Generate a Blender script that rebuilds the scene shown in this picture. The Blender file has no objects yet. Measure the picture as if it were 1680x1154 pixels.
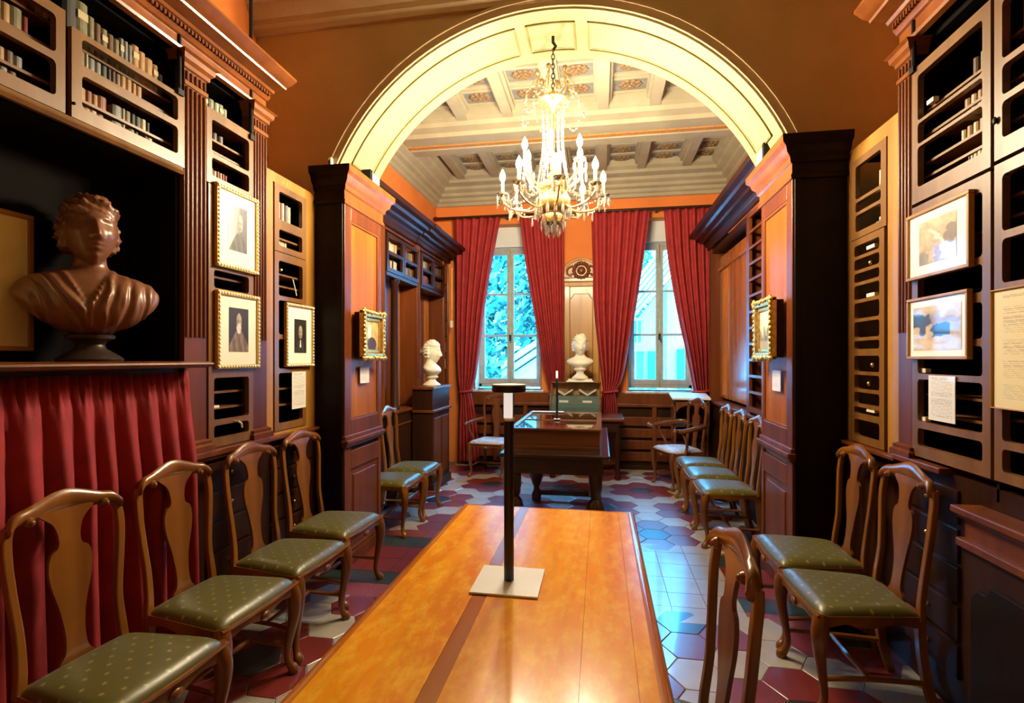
import bpy, bmesh, math, random
from mathutils import Vector, Matrix
random.seed(7)
R = math.radians
scene = bpy.context.scene
COL = scene.collection

# ------------------------------------------------------------------ camera
cam_d = bpy.data.cameras.new('camera'); cam = bpy.data.objects.new('camera', cam_d); COL.objects.link(cam)
cam_d.sensor_width = 36.0; cam_d.lens = 850 / 1680 * 36; cam_d.shift_y = 11 / 1680
cam_d.clip_start = 0.02; cam_d.clip_end = 200
cam.location = (0, 0, 1.57); cam.rotation_euler = (R(90), 0, math.atan(145 / 850))
scene.camera = cam

# ------------------------------------------------------------------ world (overcast daylight seen by a warm-balanced camera)
W = bpy.data.worlds.new('world'); scene.world = W; W.use_nodes = True
bgn = W.node_tree.nodes['Background']
bgn.inputs[0].default_value = (0.05, 0.45, 1.0, 1); bgn.inputs[1].default_value = 46.0

# ------------------------------------------------------------------ exposure, view
vs = scene.view_settings
vs.view_transform = 'Standard'; vs.look = 'None'; vs.gamma = 1.0; vs.use_curve_mapping = False
vs.exposure = 0.12
BULB = 1350.0
scene.cycles.sample_clamp_indirect = 6.0
scene.cycles.caustics_refractive = False; scene.cycles.caustics_reflective = False
scene.cycles.max_bounces = 7; scene.cycles.diffuse_bounces = 3; scene.cycles.glossy_bounces = 3; scene.cycles.transmission_bounces = 5; scene.cycles.transparent_max_bounces = 6

# weak warm fill light added behind the camera, not a lamp of the room
ld = bpy.data.lights.new('fill_light', 'POINT'); ld.energy = 5; ld.color = (1.0, 0.78, 0.46); ld.shadow_soft_size = 0.22
lo = bpy.data.objects.new('fill_light', ld); COL.objects.link(lo); lo.location = (-0.3, -0.6, 3.1)

# ------------------------------------------------------------------ materials
def new_mat(name):
    m = bpy.data.materials.new(name); m.use_nodes = True
    nt = m.node_tree; return m, nt, nt.nodes['Principled BSDF']
def setp(b, **k):
    for a, v in k.items():
        b.inputs[a.replace('_', ' ')].default_value = v
def c4(c): return (c[0], c[1], c[2], 1)
def plain(name, col, rough=0.5, metal=0.0, var=0.12, scale=6.0, bump=0.0, spec=0.5, coat=0.0, bscale=None):
    m, nt, b = new_mat(name)
    tc = nt.nodes.new('ShaderNodeTexCoord'); n = nt.nodes.new('ShaderNodeTexNoise')
    n.inputs['Scale'].default_value = scale; n.inputs['Detail'].default_value = 5
    nt.links.new(tc.outputs['Object'], n.inputs['Vector'])
    r = nt.nodes.new('ShaderNodeValToRGB')
    r.color_ramp.elements[0].position = 0.3; r.color_ramp.elements[1].position = 0.7
    r.color_ramp.elements[0].color = c4([x * (1 - var) for x in col]); r.color_ramp.elements[1].color = c4([min(1, x * (1 + var)) for x in col])
    nt.links.new(n.outputs['Fac'], r.inputs['Fac']); nt.links.new(r.outputs['Color'], b.inputs['Base Color'])
    setp(b, Roughness=rough, Metallic=metal, Specular_IOR_Level=spec, Coat_Weight=coat, Coat_Roughness=0.08)
    if bump:
        n2 = nt.nodes.new('ShaderNodeTexNoise'); n2.inputs['Scale'].default_value = bscale or scale * 3; n2.inputs['Detail'].default_value = 4
        nt.links.new(tc.outputs['Object'], n2.inputs['Vector'])
        bp = nt.nodes.new('ShaderNodeBump'); bp.inputs['Strength'].default_value = bump; bp.inputs['Distance'].default_value = 0.02
        nt.links.new(n2.outputs['Fac'], bp.inputs['Height']); nt.links.new(bp.outputs['Normal'], b.inputs['Normal'])
    return m
def wood(name, c1, c2, rough=0.3, axis='z', scale=9.0, coat=0.15, stretch=0.08, bump=0.08, mottle=0.0, mcol=None):
    m, nt, b = new_mat(name)
    tc = nt.nodes.new('ShaderNodeTexCoord'); mp = nt.nodes.new('ShaderNodeMapping')
    sc = [1, 1, 1]; sc['xyz'.index(axis)] = stretch
    mp.inputs['Scale'].default_value = sc
    n = nt.nodes.new('ShaderNodeTexNoise'); n.inputs['Scale'].default_value = scale; n.inputs['Detail'].default_value = 7; n.inputs['Distortion'].default_value = 0.6
    nt.links.new(tc.outputs['Object'], mp.inputs['Vector']); nt.links.new(mp.outputs['Vector'], n.inputs['Vector'])
    r = nt.nodes.new('ShaderNodeValToRGB')
    r.color_ramp.elements[0].position = 0.28; r.color_ramp.elements[1].position = 0.72
    r.color_ramp.elements[0].color = c4(c1); r.color_ramp.elements[1].color = c4(c2)
    nt.links.new(n.outputs['Fac'], r.inputs['Fac'])
    src = r.outputs['Color']
    if mottle:
        n3 = nt.nodes.new('ShaderNodeTexNoise'); n3.inputs['Scale'].default_value = 22; n3.inputs['Detail'].default_value = 6; n3.inputs['Roughness'].default_value = 0.7
        mp3 = nt.nodes.new('ShaderNodeMapping'); s3 = [1, 1, 1]; s3['xyz'.index(axis)] = 0.45; mp3.inputs['Scale'].default_value = s3
        nt.links.new(tc.outputs['Object'], mp3.inputs['Vector']); nt.links.new(mp3.outputs['Vector'], n3.inputs['Vector'])
        r3 = nt.nodes.new('ShaderNodeValToRGB'); r3.color_ramp.elements[0].position = 0.45; r3.color_ramp.elements[1].position = 0.68
        r3.color_ramp.elements[0].color = (0, 0, 0, 1); r3.color_ramp.elements[1].color = (mottle, mottle, mottle, 1)
        nt.links.new(n3.outputs['Fac'], r3.inputs['Fac'])
        mx = nt.nodes.new('ShaderNodeMixRGB'); mx.inputs['Color2'].default_value = c4(mcol)
        nt.links.new(r3.outputs['Color'], mx.inputs['Fac']); nt.links.new(src, mx.inputs['Color1']); src = mx.outputs['Color']
    nt.links.new(src, b.inputs['Base Color'])
    setp(b, Roughness=rough, Coat_Weight=coat, Coat_Roughness=0.12)
    if bump:
        bp = nt.nodes.new('ShaderNodeBump'); bp.inputs['Strength'].default_value = bump; bp.inputs['Distance'].default_value = 0.01
        nt.links.new(n.outputs['Fac'], bp.inputs['Height']); nt.links.new(bp.outputs['Normal'], b.inputs['Normal'])
    return m
def emis(name, col, strength):
    m, nt, b = new_mat(name); setp(b, Base_Color=c4(col), Emission_Color=c4(col), Emission_Strength=strength); return m
def pane_mat(name, tint=(1, 1, 1), gloss=0.12):
    m, nt, b = new_mat(name); nt.nodes.remove(b)
    out = nt.nodes['Material Output']; t = nt.nodes.new('ShaderNodeBsdfTransparent'); g = nt.nodes.new('ShaderNodeBsdfGlossy')
    t.inputs[0].default_value = c4(tint); g.inputs['Roughness'].default_value = 0.02
    fr = nt.nodes.new('ShaderNodeFresnel'); ge = nt.nodes.new('ShaderNodeNewGeometry')
    mm = nt.nodes.new('ShaderNodeMath'); mm.operation = 'MULTIPLY_ADD'; mm.inputs[1].default_value = 1 / 1.5 - 1.5; mm.inputs[2].default_value = 1.5   # same reflectance from either side of the sheet
    nt.links.new(ge.outputs['Backfacing'], mm.inputs[0]); nt.links.new(mm.outputs[0], fr.inputs[0])
    mx = nt.nodes.new('ShaderNodeMixShader'); nt.links.new(fr.outputs[0], mx.inputs[0])
    nt.links.new(t.outputs[0], mx.inputs[1]); nt.links.new(g.outputs[0], mx.inputs[2]); nt.links.new(mx.outputs[0], out.inputs['Surface'])
    return m
M = {}
M['wall_tan'] = plain('plaster_tan', (0.40, 0.285, 0.145), 0.85, var=0.10, scale=2.5, bump=0.25, bscale=30)
M['wall_orange'] = plain('plaster_orange', (0.72, 0.20, 0.035), 0.8, var=0.08, scale=3)
M['cream'] = plain('plaster_cream', (0.26, 0.228, 0.108), 0.8, var=0.06, scale=3)
M['cream_dark'] = plain('plaster_cream_line', (0.17, 0.135, 0.035), 0.8, var=0.06)
M['ceil'] = plain('painted_ceiling', (0.38, 0.33, 0.225), 0.8, var=0.10, scale=4)
M['ceil_grey'] = plain('painted_grey_panel', (0.19, 0.18, 0.165), 0.85, var=0.2, scale=12)
M['ceil_gold'] = plain('painted_ochre_band', (0.50, 0.22, 0.06), 0.8, var=0.4, scale=60)
M['rosette'] = plain('rosette_brown', (0.21, 0.13, 0.065), 0.8, var=0.35, scale=40)
M['white_plaster'] = plain('white_plaster', (0.75, 0.74, 0.70), 0.8, var=0.04)
M['dark'] = wood('dark_walnut', (0.018, 0.006, 0.003), (0.046, 0.015, 0.006), 0.38, coat=0.03)
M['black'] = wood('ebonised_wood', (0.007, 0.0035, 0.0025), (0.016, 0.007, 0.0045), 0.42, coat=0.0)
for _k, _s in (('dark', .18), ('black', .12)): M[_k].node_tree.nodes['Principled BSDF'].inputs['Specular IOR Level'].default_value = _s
M['walnut'] = wood('walnut_red', (0.095, 0.021, 0.005), (0.19, 0.050, 0.010), 0.36, coat=0.05)
M['walnut'].node_tree.nodes['Principled BSDF'].inputs['Specular IOR Level'].default_value = .35
M['frieze'] = wood('walnut_orange', (0.18, 0.048, 0.009), (0.30, 0.092, 0.017), 0.28)
M['panel'] = wood('panel_orange', (0.30, 0.080, 0.012), (0.50, 0.16, 0.025), 0.22, coat=0.3)
M['honey'] = wood('honey_wood', (0.27, 0.115, 0.016), (0.50, 0.245, 0.036), 0.40, scale=6)
M['door'] = wood('door_oak', (0.13, 0.053, 0.011), (0.245, 0.108, 0.024), 0.40, scale=8)
M['chair'] = wood('chair_walnut', (0.135, 0.040, 0.005), (0.30, 0.108, 0.013), 0.28, coat=0.25, scale=7)
M['chair_red'] = wood('chair_mahogany', (0.10, 0.030, 0.012), (0.20, 0.068, 0.024), 0.25, coat=0.3, scale=7)
M['table'] = wood('table_cherry', (0.72, 0.205, 0.003), (0.97, 0.41, 0.005), 0.22, axis='y', scale=10, coat=0.26, mottle=0.8, mcol=(0.95, 0.52, 0.03))
M['table'].node_tree.nodes['Principled BSDF'].inputs['Specular IOR Level'].default_value = .32
M['table_strip'] = wood('table_cherry_strip', (0.34, 0.08, 0.008), (0.50, 0.15, 0.014), 0.2, axis='y', scale=10, coat=0.35)
M['table_edge'] = wood('table_cherry_edge', (0.36, 0.085, 0.008), (0.62, 0.20, 0.014), 0.2, axis='y', scale=10, coat=0.35)
M['ebon_table'] = wood('old_black_oak', (0.030, 0.015, 0.010), (0.065, 0.032, 0.020), 0.22, coat=0.3, axis='x')
M['case_wood'] = wood('vitrine_mahogany', (0.12, 0.036, 0.012), (0.22, 0.075, 0.022), 0.25, coat=0.3, axis='x')
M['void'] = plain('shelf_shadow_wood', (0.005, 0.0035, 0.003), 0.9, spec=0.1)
M['red'] = plain('red_curtain', (0.33, 0.020, 0.022), 0.75, var=0.18, scale=9, bump=0.1)
M['red_velvet'] = plain('red_velvet', (0.30, 0.014, 0.018), 0.8, var=0.2, scale=9, bump=0.1)
M['marble'] = plain('white_marble', (0.85, 0.80, 0.64), 0.4, var=0.04, scale=5)
M['terracotta'] = wood('brown_bust', (0.16, 0.060, 0.030), (0.26, 0.105, 0.050), 0.34, scale=5, coat=0.1)
M['bronze_dark'] = plain('dark_bronze', (0.055, 0.035, 0.025), 0.35, metal=0.3)
M['gold'] = plain('gilt', (0.80, 0.50, 0.12), 0.28, metal=0.85, var=0.3, scale=40, bump=0.3, bscale=60)
M['gold_line'] = plain('gilt_line', (0.72, 0.42, 0.09), 0.35, metal=0.7)
M['brass'] = plain('brass', (0.80, 0.55, 0.20), 0.25, metal=0.9)
M['iron'] = plain('black_iron', (0.012, 0.012, 0.012), 0.45, metal=0.6)
M['lamp_black'] = plain('lamp_black', (0.010, 0.010, 0.011), 0.35)
M['lamp_white'] = plain('lamp_white', (0.78, 0.76, 0.74), 0.45, var=0.02)
M['mat'] = plain('picture_mat', (0.90, 0.87, 0.72), 0.5, var=0.02, coat=0.25)
M['paper'] = plain('paper', (0.80, 0.78, 0.72), 0.7, var=0.03)
M['paper_blue'] = plain('paper_sheet', (0.72, 0.75, 0.80), 0.6, var=0.03)
M['paper_yellow'] = plain('paper_yellow', (0.95, 0.84, 0.40), 0.6, var=0.06)
M['win_wood'] = plain('window_paint_grey', (0.40, 0.37, 0.31), 0.6, var=0.15, scale=14)
M['marble_grey'] = plain('grey_marble_sill', (0.50, 0.47, 0.42), 0.3, var=0.25, scale=18)
M['pane'] = pane_mat('window_glass')
M['case_glass'] = pane_mat('vitrine_glass', (0.96, 0.97, 0.97))
M['tag'] = plain('white_tag', (0.85, 0.80, 0.66), 0.6, var=0.02)
M['felt'] = plain('green_felt', (0.10, 0.17, 0.15), 0.9)
M['linen_red'] = plain('faded_red_lining', (0.42, 0.10, 0.07), 0.8)
M['seat_blue'] = plain('faded_silk_seat', (0.52, 0.50, 0.52), 0.5, var=0.3, scale=22)
M['bulb'] = emis('bulb_glow', (1.0, 0.83, 0.56), BULB)
M['led'] = emis('led_strip', (1.0, 0.95, 0.9), 0.6)
M['candle'] = plain('candle_sleeve', (0.85, 0.72, 0.34), 0.5, var=0.03)
def crystal():
    m, nt, b = new_mat('crystal'); setp(b, Base_Color=(1, 0.95, 0.82, 1), Roughness=0.02, Transmission_Weight=0.88, IOR=1.55, Specular_IOR_Level=0.6); return m
M['crystal'] = crystal()
def seat_mat():
    m, nt, b = new_mat('green_dotted_silk')
    tc = nt.nodes.new('ShaderNodeTexCoord'); mp = nt.nodes.new('ShaderNodeMapping'); mp.inputs['Scale'].default_value = (17, 17, 0); mp.inputs['Rotation'].default_value = (0, 0, R(45))
    nt.links.new(tc.outputs['Object'], mp.inputs['Vector'])
    fr = nt.nodes.new('ShaderNodeVectorMath'); fr.operation = 'FRACTION'; nt.links.new(mp.outputs[0], fr.inputs[0])
    sb = nt.nodes.new('ShaderNodeVectorMath'); sb.operation = 'SUBTRACT'; sb.inputs[1].default_value = (0.5, 0.5, 0); nt.links.new(fr.outputs[0], sb.inputs[0])
    ln = nt.nodes.new('ShaderNodeVectorMath'); ln.operation = 'LENGTH'; nt.links.new(sb.outputs[0], ln.inputs[0])
    n = nt.nodes.new('ShaderNodeTexNoise'); n.inputs['Scale'].default_value = 130; nt.links.new(tc.outputs['Object'], n.inputs['Vector'])
    ad = nt.nodes.new('ShaderNodeMath'); ad.operation = 'MULTIPLY_ADD'; ad.inputs[1].default_value = 0.22; nt.links.new(n.outputs['Fac'], ad.inputs[0]); nt.links.new(ln.outputs['Value'], ad.inputs[2])
    r = nt.nodes.new('ShaderNodeValToRGB'); r.color_ramp.elements[0].position = 0.20; r.color_ramp.elements[1].position = 0.26
    r.color_ramp.elements[0].color = (0.27, 0.235, 0.075, 1); r.color_ramp.elements[1].color = (0.098, 0.086, 0.009, 1)
    nt.links.new(ad.outputs[0], r.inputs['Fac']); nt.links.new(r.outputs[0], b.inputs['Base Color'])
    setp(b, Roughness=0.38, Sheen_Weight=0.1, Specular_IOR_Level=0.8)
    return m
M['seat'] = seat_mat()
def print_mat(rough=0.5, coat=0.25):
    m, nt, b = new_mat('printed_picture'); a = nt.nodes.new('ShaderNodeAttribute'); a.attribute_name = 'Col'
    nt.links.new(a.outputs['Color'], b.inputs['Base Color']); setp(b, Roughness=rough, Coat_Weight=coat, Coat_Roughness=0.05); return m
M['print'] = print_mat()
def tile_mat(name, col):
    m = plain(name, col, 0.30, var=0.14, scale=5, bump=0.03, bscale=9, spec=1.0, coat=0.6); return m
M['t_white'] = tile_mat('tile_cream', (0.48, 0.43, 0.36)); M['t_red'] = tile_mat('tile_maroon', (0.22, 0.028, 0.024))
M['t_dark'] = tile_mat('tile_black', (0.035, 0.032, 0.034)); M['t_green'] = tile_mat('tile_dark_green', (0.035, 0.055, 0.045)); M['t_rust'] = tile_mat('tile_rust', (0.30, 0.055, 0.030))
M['grout'] = plain('grout', (0.16, 0.13, 0.11), 0.8)
BOOKC = {'brown': (0.13, 0.055, 0.022), 'tan': (0.50, 0.28, 0.11), 'cream': (0.72, 0.60, 0.36), 'dark green': (0.05, 0.075, 0.045), 'olive': (0.22, 0.20, 0.10),
         'black': (0.03, 0.028, 0.026), 'red': (0.34, 0.025, 0.02), 'grey': (0.26, 0.27, 0.25), 'pale green': (0.34, 0.40, 0.30), 'rust': (0.32, 0.09, 0.03), 'ivory': (0.75, 0.68, 0.52)}
for k, v in BOOKC.items(): M['book_' + k] = plain('book_' + k.replace(' ', '_'), tuple(q * .62 for q in v), 0.55, var=0.2, scale=30)

# ------------------------------------------------------------------ mesh helpers
ORG = {}
class MB:
    """collects vertices and faces; T maps (w, o, z) to world"""
    def __init__(s, T=None): s.v = []; s.f = []; s.T = T
    def add(s, vs, fs):
        o = len(s.v)
        s.v += [Vector(s.T(*p)) if s.T else Vector(p) for p in vs]
        s.f += [[o + i for i in f] for f in fs]; return s
    def box(s, x0, x1, y0, y1, z0, z1):
        return s.add([(x0, y0, z0), (x1, y0, z0), (x1, y1, z0), (x0, y1, z0), (x0, y0, z1), (x1, y0, z1), (x1, y1, z1), (x0, y1, z1)],
              [(0, 3, 2, 1), (4, 5, 6, 7), (0, 1, 5, 4), (1, 2, 6, 5), (2, 3, 7, 6), (3, 0, 4, 7)])
    def prism(s, poly, axis, a0, a1):
        """poly of 2D points; axis 'x': (a,p,q), 'y': (p,a,q), 'z': (p,q,a)"""
        n = len(poly)
        def P(a, p):
            return (a, p[0], p[1]) if axis == 'x' else (p[0], a, p[1]) if axis == 'y' else (p[0], p[1], a)
        return s.add([P(a0, p) for p in poly] + [P(a1, p) for p in poly],
              [list(range(n))[::-1], list(range(n, 2 * n))] + [(i, (i + 1) % n, n + (i + 1) % n, n + i) for i in range(n)])
    def lathe(s, prof, n=20, c=(0, 0), ex=1.0, ey=1.0):
        vs = []; fs = []
        for r, z in prof:
            for k in range(n):
                a = 2 * math.pi * k / n; vs.append((c[0] + r * ex * math.cos(a), c[1] + r * ey * math.sin(a), z))
        m = len(prof)
        for i in range(m - 1):
            for k in range(n):
                k2 = (k + 1) % n; fs.append((i * n + k, i * n + k2, (i + 1) * n + k2, (i + 1) * n + k))
        fs.append(list(range(n))[::-1]); fs.append([(m - 1) * n + k for k in range(n)])
        return s.add(vs, fs)
    def tube(s, pts, rad, n=8, flat=None):
        """pts path, rad number or list; flat=(a,b): elliptical/rect section factors on the two normals"""
        pts = [Vector(p) for p in pts]; m = len(pts)
        if not isinstance(rad, (list, tuple)): rad = [rad] * m
        vs = []; fs = []; up = None
        for i, p in enumerate(pts):
            t = (pts[min(i + 1, m - 1)] - pts[max(i - 1, 0)]).normalized()
            if up is None:
                up = Vector((0, 1, 0)) if abs(t.y) < 0.9 else Vector((1, 0, 0))
            x = t.cross(up)
            if x.length < 1e-6: x = t.orthogonal()
            x.normalize(); y = x.cross(t).normalized(); up = y
            for k in range(n):
                a = 2 * math.pi * (k + 0.5) / n; fx, fy = flat or (1, 1)
                vs.append(tuple(p + x * (math.cos(a) * rad[i] * fx) + y * (math.sin(a) * rad[i] * fy)))
        for i in range(m - 1):
            for k in range(n):
                k2 = (k + 1) % n; fs.append((i * n + k, i * n + k2, (i + 1) * n + k2, (i + 1) * n + k))
        fs.append(list(range(n))[::-1]); fs.append([(m - 1) * n + k for k in range(n)])
        return s.add(vs, fs)
    def ball(s, c, r, n=8, m=6, sc=(1, 1, 1)):
        vs = [(c[0], c[1], c[2] - r * sc[2])]; fs = []
        for i in range(1, m):
            a = math.pi * i / m
            for k in range(n):
                b = 2 * math.pi * k / n
                vs.append((c[0] + r * sc[0] * math.sin(a) * math.cos(b), c[1] + r * sc[1] * math.sin(a) * math.sin(b), c[2] - r * sc[2] * math.cos(a)))
        vs.append((c[0], c[1], c[2] + r * sc[2])); L = len(vs) - 1
        for k in range(n):
            k2 = (k + 1) % n; fs.append((0, 1 + k2, 1 + k)); fs.append((L, L - n + k, L - n + k2))
            for i in range(m - 2): fs.append((1 + i * n + k, 1 + i * n + k2, 1 + (i + 1) * n + k2, 1 + (i + 1) * n + k))
        return s.add(vs, fs)
    def mold(s, prof, path, closed=False, segs=None):
        """moulding: prof [(out, z)], path of (w, o) points; out is to the right-hand normal of the path"""
        m = len(path); vs = []; fs = []; n = len(prof)
        for i, p in enumerate(path):
            p = Vector((p[0], p[1])); ds = []
            if i > 0 or closed: ds.append((p - Vector(path[i - 1][:2])).normalized())
            if i < m - 1 or closed: ds.append((Vector(path[(i + 1) % m][:2]) - p).normalized())
            ns = [Vector((d.y, -d.x)) for d in ds]
            if len(ns) == 2:
                b = (ns[0] + ns[1]); b.normalize(); b /= max(0.3, b.dot(ns[0]))
            else: b = ns[0]
            for o, z in prof: vs.append((p.x + b.x * o, p.y + b.y * o, z))
        for i in range(m if closed else m - 1):
            if segs is not None and i not in segs: continue
            j = (i + 1) % m
            for k in range(n - 1): fs.append((i * n + k, j * n + k, j * n + k + 1, i * n + k + 1))
        if not closed and segs is None: fs.append(list(range(n))); fs.append([(m - 1) * n + k for k in range(n)][::-1])
        return s.add(vs, fs)
    def build(s, name, mat, parent=None, smooth=False, local=False, bevel=0.0, base=None):
        me = bpy.data.meshes.new(name)
        if local: org = Vector((0, 0, 0))
        elif parent is not None: org = ORG[parent.name]
        else:
            if base is None:
                lo = [min(v[i] for v in s.v) for i in range(3)]; hi = [max(v[i] for v in s.v) for i in range(3)]
                base = ((lo[0] + hi[0]) / 2, (lo[1] + hi[1]) / 2, lo[2])
            org = Vector(base)
        me.from_pydata([tuple(v - org) for v in s.v], [], s.f); me.validate()
        bm = bmesh.new(); bm.from_mesh(me); bmesh.ops.delete(bm, geom=[v for v in bm.verts if not v.link_faces], context='VERTS'); bmesh.ops.recalc_face_normals(bm, faces=bm.faces); bm.to_mesh(me); bm.free()
        if smooth:
            me.polygons.foreach_set('use_smooth', [True] * len(me.polygons))
            if smooth != 'full':
                try: me.set_sharp_from_angle(angle=R(smooth if smooth is not True else 40))
                except Exception: pass
        me.materials.append(M[mat] if isinstance(mat, str) else mat)
        o = bpy.data.objects.new(name, me); COL.objects.link(o)
        if parent is not None:
            o.parent = parent; ORG[o.name] = org
        else:
            if not local: o.location = org
            ORG[o.name] = org
        if bevel:
            md = o.modifiers.new('bevel', 'BEVEL'); md.width = bevel; md.segments = 2; md.limit_method = 'ANGLE'; md.angle_limit = R(50)
        return o
def tag(o, label=None, cat=None, group=None, kind=None):
    if label: o['label'] = label
    if cat: o['category'] = cat
    if group: o['group'] = group
    if kind: o['kind'] = kind
    return o
def thing(name, label, cat, loc=(0, 0, 0), rotz=0, group=None):
    o = bpy.data.objects.new(name, None); o.empty_display_size = 0.1; COL.objects.link(o)
    o.location = loc; o.rotation_euler = (0, 0, rotz); ORG[o.name] = Vector(loc)
    return tag(o, label, cat, group)
def copy_tree(o, parent=None):
    c = o.copy(); COL.objects.link(c); c.parent = parent
    for ch in list(o.children): copy_tree(ch, c)
    return c
def smooth_path(pts, sub=6):
    """Catmull-Rom through tuples of any length"""
    out = []; n = len(pts)
    for i in range(n - 1):
        p0, p1, p2, p3 = pts[max(i - 1, 0)], pts[i], pts[i + 1], pts[min(i + 2, n - 1)]
        for k in range(sub):
            t = k / sub
            out.append(tuple(0.5 * (2 * b + (c - a) * t + (2 * a - 5 * b + 4 * c - d) * t * t + (3 * b - a - 3 * c + d) * t ** 3) for a, b, c, d in zip(p0, p1, p2, p3)))
    out.append(tuple(pts[-1])); return out
def painted(name, P, nu, nv, func, parent=None, mat='print'):
    """flat print: P(u,v)->world point, func(u,v)->linear colour"""
    vs = [P(i / nu, j / nv) for j in range(nv + 1) for i in range(nu + 1)]
    fs = [(j * (nu + 1) + i, j * (nu + 1) + i + 1, (j + 1) * (nu + 1) + i + 1, (j + 1) * (nu + 1) + i) for j in range(nv) for i in range(nu)]
    b = MB(); b.add(vs, fs); o = b.build(name, mat, parent)
    at = o.data.color_attributes.new('Col', 'FLOAT_COLOR', 'POINT')
    buf = []
    for j in range(nv + 1):
        for i in range(nu + 1): buf += list(func(i / nu, j / nv)) + [1.0]
    at.data.foreach_set('color', buf); return o
XL, XR = -2.12, 1.55
TL = lambda w, o, z: (XL + o, w, z)      # near left bookcase front plane, o into the room
TR = lambda w, o, z: (XR - o, w, z)      # near right bookcase front plane
TF = lambda w, o, z: (w, 7.60 - o, z)    # far wall, o towards the camera
# ================================================================== STRUCTURE
def struct(o, label, cat): return tag(o, label, cat, kind='structure')
# ---- floor with hexagonal cement tiles
fl = MB().box(-2.75, 2.15, -2.4, 8.0, -0.12, -0.004).build('floor', 'grout', base=(0, 0, 0))
struct(fl, 'patterned floor of cream and maroon hexagonal cement tiles', 'floor')
HS = 0.15
def hex_mesh(name, mat):
    b = MB(); s = HS - 0.0025; t = []
    for rr, z in ((s, -0.004), (s, -0.0015), (s - 0.003, 0.0)):
        t += [(rr * math.cos(R(60 * k)), rr * math.sin(R(60 * k)), z) for k in range(6)]
    fs = [[12 + k for k in range(6)]] + [(a + k, a + (k + 1) % 6, a + 6 + (k + 1) % 6, a + 6 + k) for a in (0, 6) for k in range(6)]
    me = bpy.data.meshes.new(name); me.from_pydata(t, [], fs); me.materials.append(M[mat]); return me
HM = {k: hex_mesh('tile_' + k, k) for k in ('t_white', 't_red', 't_dark')}
def hex_col(q, r):
    # flower lattice spanned by (4,-2) and (2,2)
    for dq, dr in ((0, 0), (1, 0), (-1, 0), (0, 1), (0, -1), (1, -1), (-1, 1)):
        a, b = q - dq, r - dr
        i = (2 * a - 2 * b); j = (2 * a + 4 * b)
        if i % 12 == 0 and j % 12 == 0: return 't_dark' if (dq, dr) == (0, 0) else 't_red'
    return 't_white'
cand = []
hx0, hy0 = 0.474, 3.21
for q in range(-16, 10):
    for r in range(-50, 60):
        x = hx0 + 1.5 * HS * q; y = hy0 + HS * math.sqrt(3) * (r + q / 2)
        if -2.2 < x < 1.7 and 0.6 < y < 7.55 and not (3.24 < y < 4.46):
            if y > 4 and not (-2.45 < x < 1.8): continue
            under = (-0.72 < x < 0.16 and y < 2.6)
            seen = abs((x * 0.9857 + y * 0.1685) / (-x * 0.1685 + y * 0.9857)) < 1.02 and 588 + 850 * 1.57 / (y * .9857 - x * .1685) < 1190
            hidden = x < -1.95 or x > 1.35 or under or not seen or (y > 3.2 and y < 5.6 and -0.75 < x < -0.1)
            cand.append((hidden, math.hypot(x, y), x, y, hex_col(q, r)))
cand.sort(key=lambda t: (t[0], t[1]))
for n, (h, d, x, y, c) in enumerate(cand[:240]):
    if h: break
    o = bpy.data.objects.new('hexagonal_tile', HM[c]); COL.objects.link(o); o.parent = fl; o.location = (x, y, 0)
    o.rotation_euler = (random.gauss(0, 0.0016), random.gauss(0, 0.0016), 0)
rest = {}
for h, d, x, y, c in cand[n if n < 239 else 240:]: rest.setdefault(c, []).append((x, y))
for c, L in rest.items():
    b = MB()
    for x, y in L: b.add([(x + v.co.x, y + v.co.y, v.co.z) for v in HM[c].vertices], [list(p.vertices) for p in HM[c].polygons])
    tag(b.build('tile_field', c, fl), kind='stuff')
# threshold band of square tiles under the arch
for (y0, y1, c) in ((3.20, 3.40, 't_rust'), (3.40, 3.60, 't_green'), (3.60, 3.85, 't_red'), (3.85, 4.10, 't_red'), (4.10, 4.34, 't_green'), (4.34, 4.52, 't_rust')):
    k = 0; x = -1.98
    while x < 1.33:
        cc = c
        if -0.1 < x: cc = {'t_red': 't_white', 't_green': 't_white', 't_rust': 't_white'}[c] if x < 0.8 else c
        MB().box(x + .002, x + .218, y0 + .002, y1 - .002, -0.004, 0.0).build('threshold_tile', cc, fl); x += 0.22; k += 1
b = MB()
for x0, x1, y0, y1 in ((-2.7, -2.2, -2.2, 3.3), (1.7, 2.0, -2.2, 3.3), (-2.2, 1.7, -2.2, 0.65)): b.box(x0, x1, y0, y1, -0.004, -0.001)
tag(b.build('tile_border', 't_white', fl), kind='stuff')

# ---- walls
struct(MB().box(-2.75, -2.65, -2.3, 3.7, -.1, 4.6).build('wall_left', 'wall_orange'), 'orange plaster wall above the near left bookcase', 'wall')
struct(MB().box(2.05, 2.15, -2.3, 3.7, -.1, 4.6).build('wall_right', 'wall_orange'), 'orange plaster wall behind the near right bookcase', 'wall')
struct(MB().box(-2.75, 2.15, -2.4, -2.3, -.1, 4.6).build('wall_back', 'wall_tan'), 'tan plaster wall behind the photographer', 'wall')
struct(MB().box(-2.60, -2.47, 4.2, 8.0, -.1, 4.6).build('wall_far_left', 'wall_orange'), 'orange side wall above the far left bookcase', 'wall')
struct(MB().box(1.83, 1.96, 4.2, 8.0, -.1, 4.6).build('wall_far_right', 'wall_orange'), 'orange side wall above the far right bookcase', 'wall')
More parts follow.
